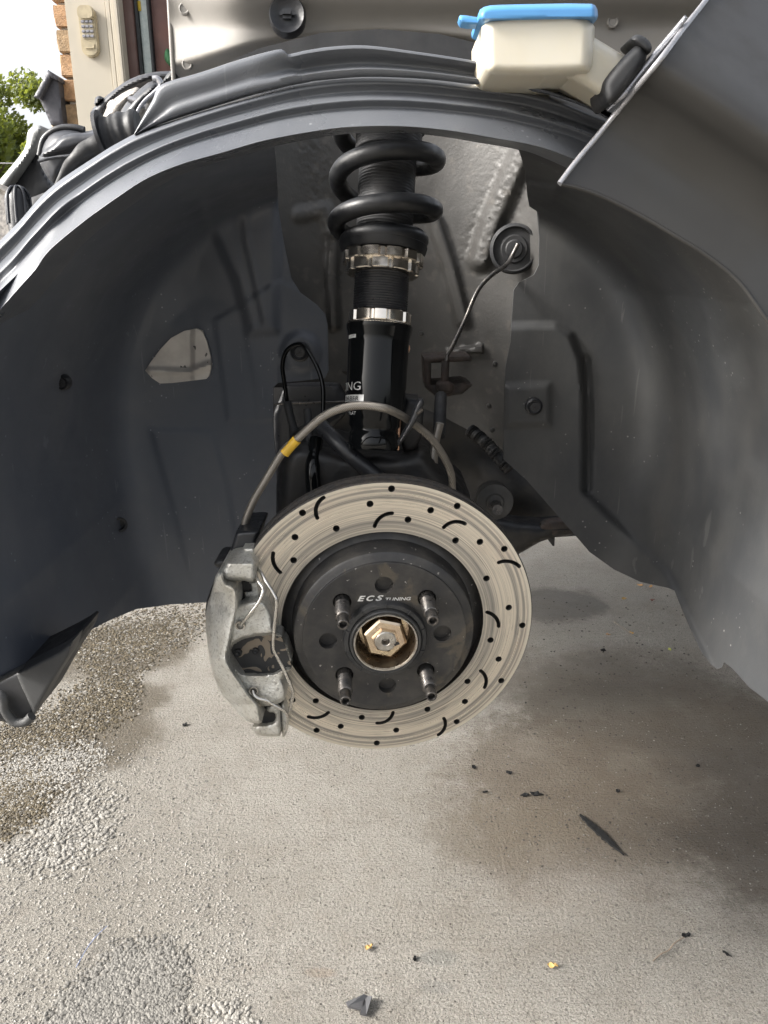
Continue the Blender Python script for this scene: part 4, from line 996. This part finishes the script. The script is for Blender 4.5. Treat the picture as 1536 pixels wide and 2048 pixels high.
wire([(565, 425), (590, 470), (640, 560), (700, 655), (725, 720), (718, 850), (704, 980), (698, 1140), (735, 1225), (790, 1330), (840, 1445), (870, 1530), (862, 1610), (848, 1690)], [.568, .562, .556, .552, .55, .549, .549, .549, .549, .549, .55, .552, .556, .56])
wire([(518, 1520), (530, 1560), (565, 1588), (640, 1608), (690, 1640), (750, 1672), (800, 1705), (825, 1765), (812, 1865)], [.550, .547, .546, .546, .547, .548, .55, .553, .56])

# --- rear part of the fender (bonnet side missing), hem, wheel arch edge
fo_ = [(1122, 364), (1150, 326), (1200, 266), (1250, 204), (1318, 122), (1365, 60), (1412, 0), (1500, -120), (1760, -120), (1760, 900), (1680, 800), (1600, 710), (1536, 640), (1481, 565), (1419, 512), (1349, 468), (1279, 427), (1209, 392), (1160, 374)]
def fen_y(u, v):
    d = ((v - 120) - (u - 1318)*.66)*.83          # pixels below the crease line
    dd = np.linspace(-500, 800, 1301); sl = np.interp(dd, [-500, -60, -20, 25, 60, 130, 220, 320, 800], [-.00036, -.00036, -.00024, .00020, .00030, .00010, -.00010, -.00010, -.00004])
    return .471 + np.interp(d, dd, np.cumsum(sl) - np.interp(0, dd, np.cumsum(sl))) + .02*sstep(1700, 1760, u)
fen = sheet('fender', fo_, fen_y, 7, M_FENDER, car, .0015)
tag(fen, 'dark grey rear fender panel with a bright bare edge')
def fyy(u, v): return float(fen_y(np.array([float(u)]), np.array([float(v)]))[0])
tube('fender_hem', [P(u, v, fyy(u, v) - .0004) for u, v in ((1119, 367), (1150, 326), (1200, 266), (1250, 204), (1318, 122), (1365, 60), (1412, 0), (1500, -120))], .0017, M_HEM, fen, 8)
pillow('hem_flange', [(1215, 222), (1228, 205), (1300, 112), (1345, 60), (1370, 30), (1376, 36), (1330, 100), (1260, 186)], .490, M_HEM, fen, 3, .001, .003, 4, rnd=0)
tube('arch_edge', [P(u, v + 2, fyy(u, v)) for u, v in ((1122, 366), (1160, 375), (1209, 393), (1279, 428), (1349, 469), (1419, 513), (1481, 566), (1536, 641), (1600, 711), (1680, 801))], .0014, M_FENDER, fen, 8)
for (u, v) in ((1330, 362), (1222, 44)):
    pass

# --- washer bottle with blue lid
wb_ = empty('washer_bottle', P(1080, 150, .5), car); tag(wb_, 'milky white reservoir with a blue lid')
bot = [(962, 12), (1190, 8), (1188, 130), (1180, 146), (1165, 152), (1080, 156), (985, 155), (970, 146), (963, 125)]
def botl(u, v): return -.002*sstep(1150, 1190, u)
pillow('bottle_body', bot, .500, M_BOTTLE, wb_, 24, .020, .05, 5, rnd=2)
pillow('bottle_neck', [(1165, 60), (1200, 82), (1250, 112), (1300, 150), (1222, 206), (1190, 190), (1150, 165), (1110, 148), (1150, 120)], .508, M_BOTTLE, wb_, 22, .014, .03, 5, rnd=2)
pillow('lid', [(956, 22), (972, 11), (1010, 9), (1180, 6), (1194, 12), (1197, 38), (1185, 41), (1000, 44), (958, 46)], .4905, M_BLUE, wb_, 9, .014, .035, 4, rnd=1)
pillow('lid_tab', [(917, 34), (922, 29), (965, 36), (966, 50), (925, 49), (919, 42)], .500, M_BLUE, wb_, 6, .004, .008, 4, rnd=1)
pillow('bottle_bracket', [(1206, 170), (1216, 150), (1255, 105), (1282, 82), (1296, 100), (1290, 130), (1250, 180), (1225, 212), (1210, 200)], .489, M_RUBBER, wb_, 14, .008, .03, 5, rnd=2)
pillow('bracket_hook', [(1258, 80), (1270, 68), (1290, 72), (1306, 92), (1300, 110), (1280, 96)], .487, M_RUBBER, wb_, 8, .008, .02, 4, rnd=2)

# --- engine bay odds and ends ahead of the arch
z1 = lambda p: Zm(p, 0, 0, 3.79)
hl_ = pillow('lamp_housing', z1([(300, 1170), (320, 1080), (380, 1000), (470, 972), (560, 975), (640, 1000), (780, 965), (800, 1060), (640, 1130), (560, 1230), (440, 1390), (390, 1385), (330, 1300), (292, 1215)]), .80, M_LAMPH, car, 22, .035, .10, 4)
pillow('housing_lid', z1([(296, 1195), (330, 1140), (400, 1095), (460, 1030), (560, 1005), (640, 1008), (770, 985), (775, 1080), (620, 1115), (470, 1160)]), .765, M_LAMPH, hl_, 10, .012, .03, 4)
tube('housing_seam', [P(*p, .748) for p in z1([(292, 1222), (360, 1205), (450, 1190), (560, 1178)])], .0014, M_LAMPH, hl_, 6)
tube('housing_rim', [P(*p, .785) for p in z1([(300, 1180), (330, 1060), (400, 995), (480, 968), (570, 968), (640, 985)])], .003, M_BLACK, hl_, 8)
tube('ribbed_boot', [P(*p, .74) for p in z1([(800, 1040), (880, 1020), (960, 1000), (1060, 985)])], .02, M_RUBBER, car, 16, 14, lambda t: .0165 + .0006*math.sin(t*23) + .0005*math.sin(t*14 + 1))
tube('boot_ring', [P(*p, .738) for p in z1([(780, 1045), (806, 1038)])], .0225, M_BLACK, car, 24, 3)
tube('wire_loom', [P(*p, .75) for p in z1([(420, 1460), (500, 1290), (600, 1180), (700, 1110), (800, 1080)])], .008, M_RUBBER, car, 10, 10, lambda t: .0026 + .0052*min(1, t*1.5) + .0003*math.sin(t*24))
pillow('intake_duct', z1([(885, 945), (905, 860), (960, 770), (1050, 680), (1150, 605), (1225, 630), (1200, 700), (1110, 790), (1060, 880), (1030, 990), (880, 990)]), .79, M_BLACK, car, 16, .03, .06, 4)
tube('duct_rib', [P(*p, .765) for p in z1([(975, 750), (1040, 770), (1110, 805)])], .003, M_HEM, car, 8)
tube('duct_rib', [P(*p, .765) for p in z1([(1160, 600), (1195, 600), (1225, 640)])], .003, M_HEM, car, 8)
tube('duct_edge', [P(*p, .762) for p in z1([(1005, 960), (1040, 850), (1090, 770), (1180, 690), (1220, 650)])], .0018, M_HEM, car, 8)
pillow('engine_casting', z1([(755, 965), (790, 850), (850, 760), (950, 690), (1060, 650), (1060, 720), (960, 790), (900, 880), (885, 990), (760, 990)]), .86, M_CASTING, car, 10, .02, .05, 4)
lathe('casting_bolt', [(.0001, .008), (.006, .008), (.0075, .006), (.0075, -.004)], frame(P(233, 219, .85), (-.2, -1, .2)), M_CASTING, car, 16)
pillow('cover_band', z1([(690, 838), (735, 790), (850, 690), (960, 610), (1080, 560), (1210, 540), (1320, 535), (1320, 600), (1180, 590), (1050, 640), (930, 690), (830, 780), (780, 860), (760, 950), (745, 955)]), .90, M_LAMPH, car, 8, .012, .05, 4, rnd=1)
pillow('band_knob', z1([(715, 760), (730, 730), (765, 725), (785, 750), (735, 800), (715, 800)]), .895, M_BLACK, car, 8, .01, .02, 4)
pillow('loom_twist', z1([(1225, 640), (1250, 580), (1300, 525), (1330, 530), (1330, 600), (1280, 610)]), .70, M_RUBBER, car, 8, .008, .02, 4)
bar = pillow('bonnet_hinge_bar', z1([(-200, 1640), (-100, 1480), (0, 1360), (120, 1220), (200, 1110), (205, 1000), (240, 960), (300, 945), (330, 970), (300, 1060), (250, 1150), (120, 1340), (0, 1510), (-100, 1660)]), .95, M_BAR, car, 10, .012, .03, 5)
tag(bar, 'pale grey painted carrier bar running down to the bumper')
pillow('bar_side', z1([(300, 960), (340, 965), (362, 1015), (300, 1160), (330, 1300), (400, 1420), (250, 1560), (-200, 1900), (-200, 1660), (-100, 1650), (0, 1500), (130, 1330), (260, 1140)]), .965, M_BLACK, car, 6, .004, .03, 6, rnd=0)
cm = P(37, 400, .80); M = frame(P(37, 408, .80), (0, .15, 1)); cr0 = 23/ppm(400, .80)
cap = lathe('reservoir_cap', [(cr0*.95, -.028), (cr0*.97, -.004), (cr0*.92, .006), (cr0*.6, .013), (cr0*.2, .0155), (.0001, .0155)], M, M_BLACK, car, 32)
for k in range(8):
    a = k*math.pi/4 + .2; tube('cap_rib', [M @ Vector((cr0*f*math.cos(a), cr0*f*math.sin(a), h_)) for f, h_ in ((.15, .0165), (.6, .0145), (.95, .007), (1.0, -.004), (.99, -.02))], .0014, M_LAMPH, cap, 6, 4)
lathe('reservoir_neck', [(cr0*.9, -.10), (cr0*.9, -.036), (cr0*1.02, -.034), (cr0*1.02, -.029), (cr0*.8, -.028)], M, simple('yellowed_neck', (.30, .28, .24), .5), car, 28)
lathe('pulley', [(.060, -.004), (.060, .004), (.054, .008), (.050, .004), (.03, .002), (.0001, .004)], frame(P(-35, 478, .82), (.2, -1, .3)), M_CASTING, car, 48)
pillow('lower_filler', [(-160, 470), (60, 400), (200, 330), (330, 270), (340, 330), (100, 520), (-160, 700)], .88, M_RUBBER, car, 10, .01, .05, 12)

# --- bumper corner under the front liner
bc = pillow('bumper_corner', [(-170, 1430), (-60, 1380), (30, 1345), (120, 1300), (147, 1280), (138, 1312), (100, 1370), (66, 1434), (52, 1448), (30, 1452), (0, 1440), (-80, 1440), (-170, 1500)], .545, M_RUBBER, car, 8, .004, .06, 5)
tag(bc, 'lower corner of the bumper shell hanging under the liner')
pillow('bumper_return', [(32, 1347), (121, 1302), (146, 1282), (137, 1312), (100, 1372), (68, 1430), (52, 1392), (44, 1376)], .538, M_LINR, bc, 5, .002, .02, 4, rnd=0)
tube('bumper_lip', [P(u, v, .535) for u, v in ((-170, 1440), (-60, 1400), (0, 1390), (10, 1420), (28, 1443), (50, 1444), (64, 1432))], .004, M_LINR, bc, 8)
tube('liner_hem', [P(u, v, fy(min(u, 140), v) - .003) for u, v in ((-120, 1414), (-60, 1390), (30, 1343), (120, 1297), (148, 1275))], .0022, M_LINR, bc, 8)

# --- rest of the body out of sight below and behind
box('underbody', (1.0, 1.55, .62), (3.2, 1.0, .20), M_DARK, car, .02)

# ------------------------------------------------------------------ bits lying on the slab
def flake(name, label, cat, u, v, pts, thick, m, rot=0., group=None, lift=.003):
    c = PG(u, v); bm = bmesh.new(); a = R(rot)
    f = bm.faces.new([bm.verts.new((c.x + x*math.cos(a) - y*math.sin(a), c.y + x*math.sin(a) + y*math.cos(a), lift + thick + z)) for x, y, z in pts])
    r = bmesh.ops.extrude_face_region(bm, geom=[f])
    for q in r['geom']:
        if isinstance(q, bmesh.types.BMVert): q.co.z -= thick
    bmesh.ops.triangulate(bm, faces=bm.faces)
    o = frombm(name, bm, m, None, False); return tag(o, label, cat, group)
def leafpts(L, W, r, n=11):
    out = []
    for i in range(n):
        a = 2*math.pi*i/n; out.append((L*math.cos(a)*r.uniform(.6, 1.2), W*math.sin(a)*r.uniform(.6, 1.2), r.uniform(-.0012, .0018)))
    return out
r_ = random.Random(4)
M_LEAF = [simple('dry_leaf_%d' % i, c, .7) for i, c in enumerate(((.50, .27, .10), (.42, .27, .09), (.34, .20, .09), (.42, .45, .10), (.12, .05, .04)))]
for (u, v, s, k, lab) in ((1279, 1172, .0085, 0, 'orange brown leaf scrap just below the rear liner edge'), (1301, 1175, .0075, 0, 'paler leaf scrap beside the orange brown one under the liner'), (1248, 1199, .0075, 1, 'tan leaf scrap beside the dark damp spot'),
        (1216, 1271, .006, 2, 'brown leaf crumb next to the yellow scrap'), (1263, 1268, .0055, 1, 'yellow scrap at the end of a fine stalk'), (1339, 1301, .0055, 3, 'small yellow green leaf scrap near the rear liner'),
        (1304, 1202, .007, 4, 'dark reddish leaf crumb under the rear liner'), (738, 1898, .006, 1, 'tan seed husk above the grey plastic fragment'), (1105, 1935, .0058, 1, 'orange leaf crumb near the bottom centre of the slab')):
    flake('leaf_scrap', lab, 'leaf', u, v, leafpts(s, s*.6, r_), .0008, M_LEAF[k], r_.uniform(0, 180), 'leaf scraps on the concrete')
M_SCRAP = simple('black_scrap', (.012, .012, .012), .9, spec=.2, bump=.6, bscale=300)
for (u, v, L, W, rot, lab) in ((1050, 1592, .008, .003, 15, 'crumbled black rubber scrap nearest the brown stain'), (1073, 1590, .010, .005, -10, 'largest of the crumbled black rubber scraps'), (1018, 1547, .006, .0028, -25, 'small black rubber sliver below the rotor edge'), (970, 1586, .004, .002, 0, 'tiny black rubber crumb left of the crumbled scraps'),
        (948, 1536, .004, .004, 60, 'forked black crumb just under the rotor'), (370, 1451, .006, .0045, 40, 'round black crumb below the caliper on pale concrete'), (1372, 1872, .006, .003, 10, 'dark clod at the twig end'), (829, 1920, .004, .0022, 70, 'little black crumb beside the greenish stain'),
        (1207, 1302, .007, .004, 20, 'black crumb left of the yellow green scrap'), (1453, 1910, .006, .002, -50, 'thin black sliver at the lower edge of the slab'), (1395, 1533, .005, .003, 30, 'dark crumb in the brown shadowed stain'), (1236, 1584, .005, .003, 10, 'dark crumb in line above the long smear')):
    flake('rubber_scrap', lab, 'scrap', u, v, leafpts(L, W, r_, 9), .002, M_SCRAP, rot, 'black scraps on the concrete', .001)
a, b = PG(1158, 1632), PG(1246, 1712); L = (b-a).length; n = 22; up_, lo_ = [], []
for i in range(n):
    t = i/(n-1); wv = .0075*math.sin(math.pi*min(1, t*1.05 + .04))**.6*r_.uniform(.65, 1.15); up_.append((t*L - L/2, wv*.9, r_.uniform(-.0006, .0006))); lo_.append((t*L - L/2, -wv*.7, r_.uniform(-.0006, .0006)))
m_ = (a+b)/2; d_ = b-a; dd = ray(768, 1672)
flake('rubber_strip', 'long black charred strip lying diagonally on the concrete', 'strip', (1158+1246)/2, 1671, up_ + lo_[::-1], .003, M_SCRAP, math.degrees(math.atan2(d_.y, d_.x)), None, .0005)
pf = empty('plastic_fragment', PG(720, 1966)); tag(pf, 'broken dark grey plastic fragment at the bottom centre', 'fragment')
M_PF = simple('grey_plastic_fragment', (.055, .055, .058), .5)
for poly in ([(692, 2004), (728, 1988), (742, 1994), (722, 2018), (696, 2012)], [(730, 1992), (744, 1992), (733, 2029), (720, 2026)]):
    poly = [(u, v) for u, v in poly]; bm = bmesh.new(); zt = .006
    f = bm.faces.new([bm.verts.new(PG(u, v, zt + (.004 if i == 1 else 0))) for i, (u, v) in enumerate(poly)]); r = bmesh.ops.extrude_face_region(bm, geom=[f])
    for q in r['geom']:
        if isinstance(q, bmesh.types.BMVert): q.co.z -= .003
    frombm('shard', bm, M_PF, pf, False)
tw = simple('twig_bark', (.20, .16, .12), .8)
tag(tube('twig', [PG(1368, 1875, .003), PG(1349, 1886, .005), PG(1338, 1900, .003), PG(1322, 1908, .004), PG(1306, 1922, .002)], .0009, tw, None, 6, 5), 'thin kinked twig on the pale concrete', 'twig')
tag(tube('leaf_stalk', [PG(1227, 1243, .002), PG(1243, 1253, .006), PG(1262, 1268, .003)], .0006, tw, None, 6, 5), 'fine pale stalk leading to the yellow scrap', 'stalk')
tag(tube('loose_thread', [PG(152, 1935, .005), PG(175, 1895, .006), PG(195, 1870, .008), PG(214, 1852, .005)], .0005, simple('blue_thread', (.20, .24, .38), .4), None, 5, 6), 'thin bluish thread crossing the pale concrete by the gravel', 'thread')
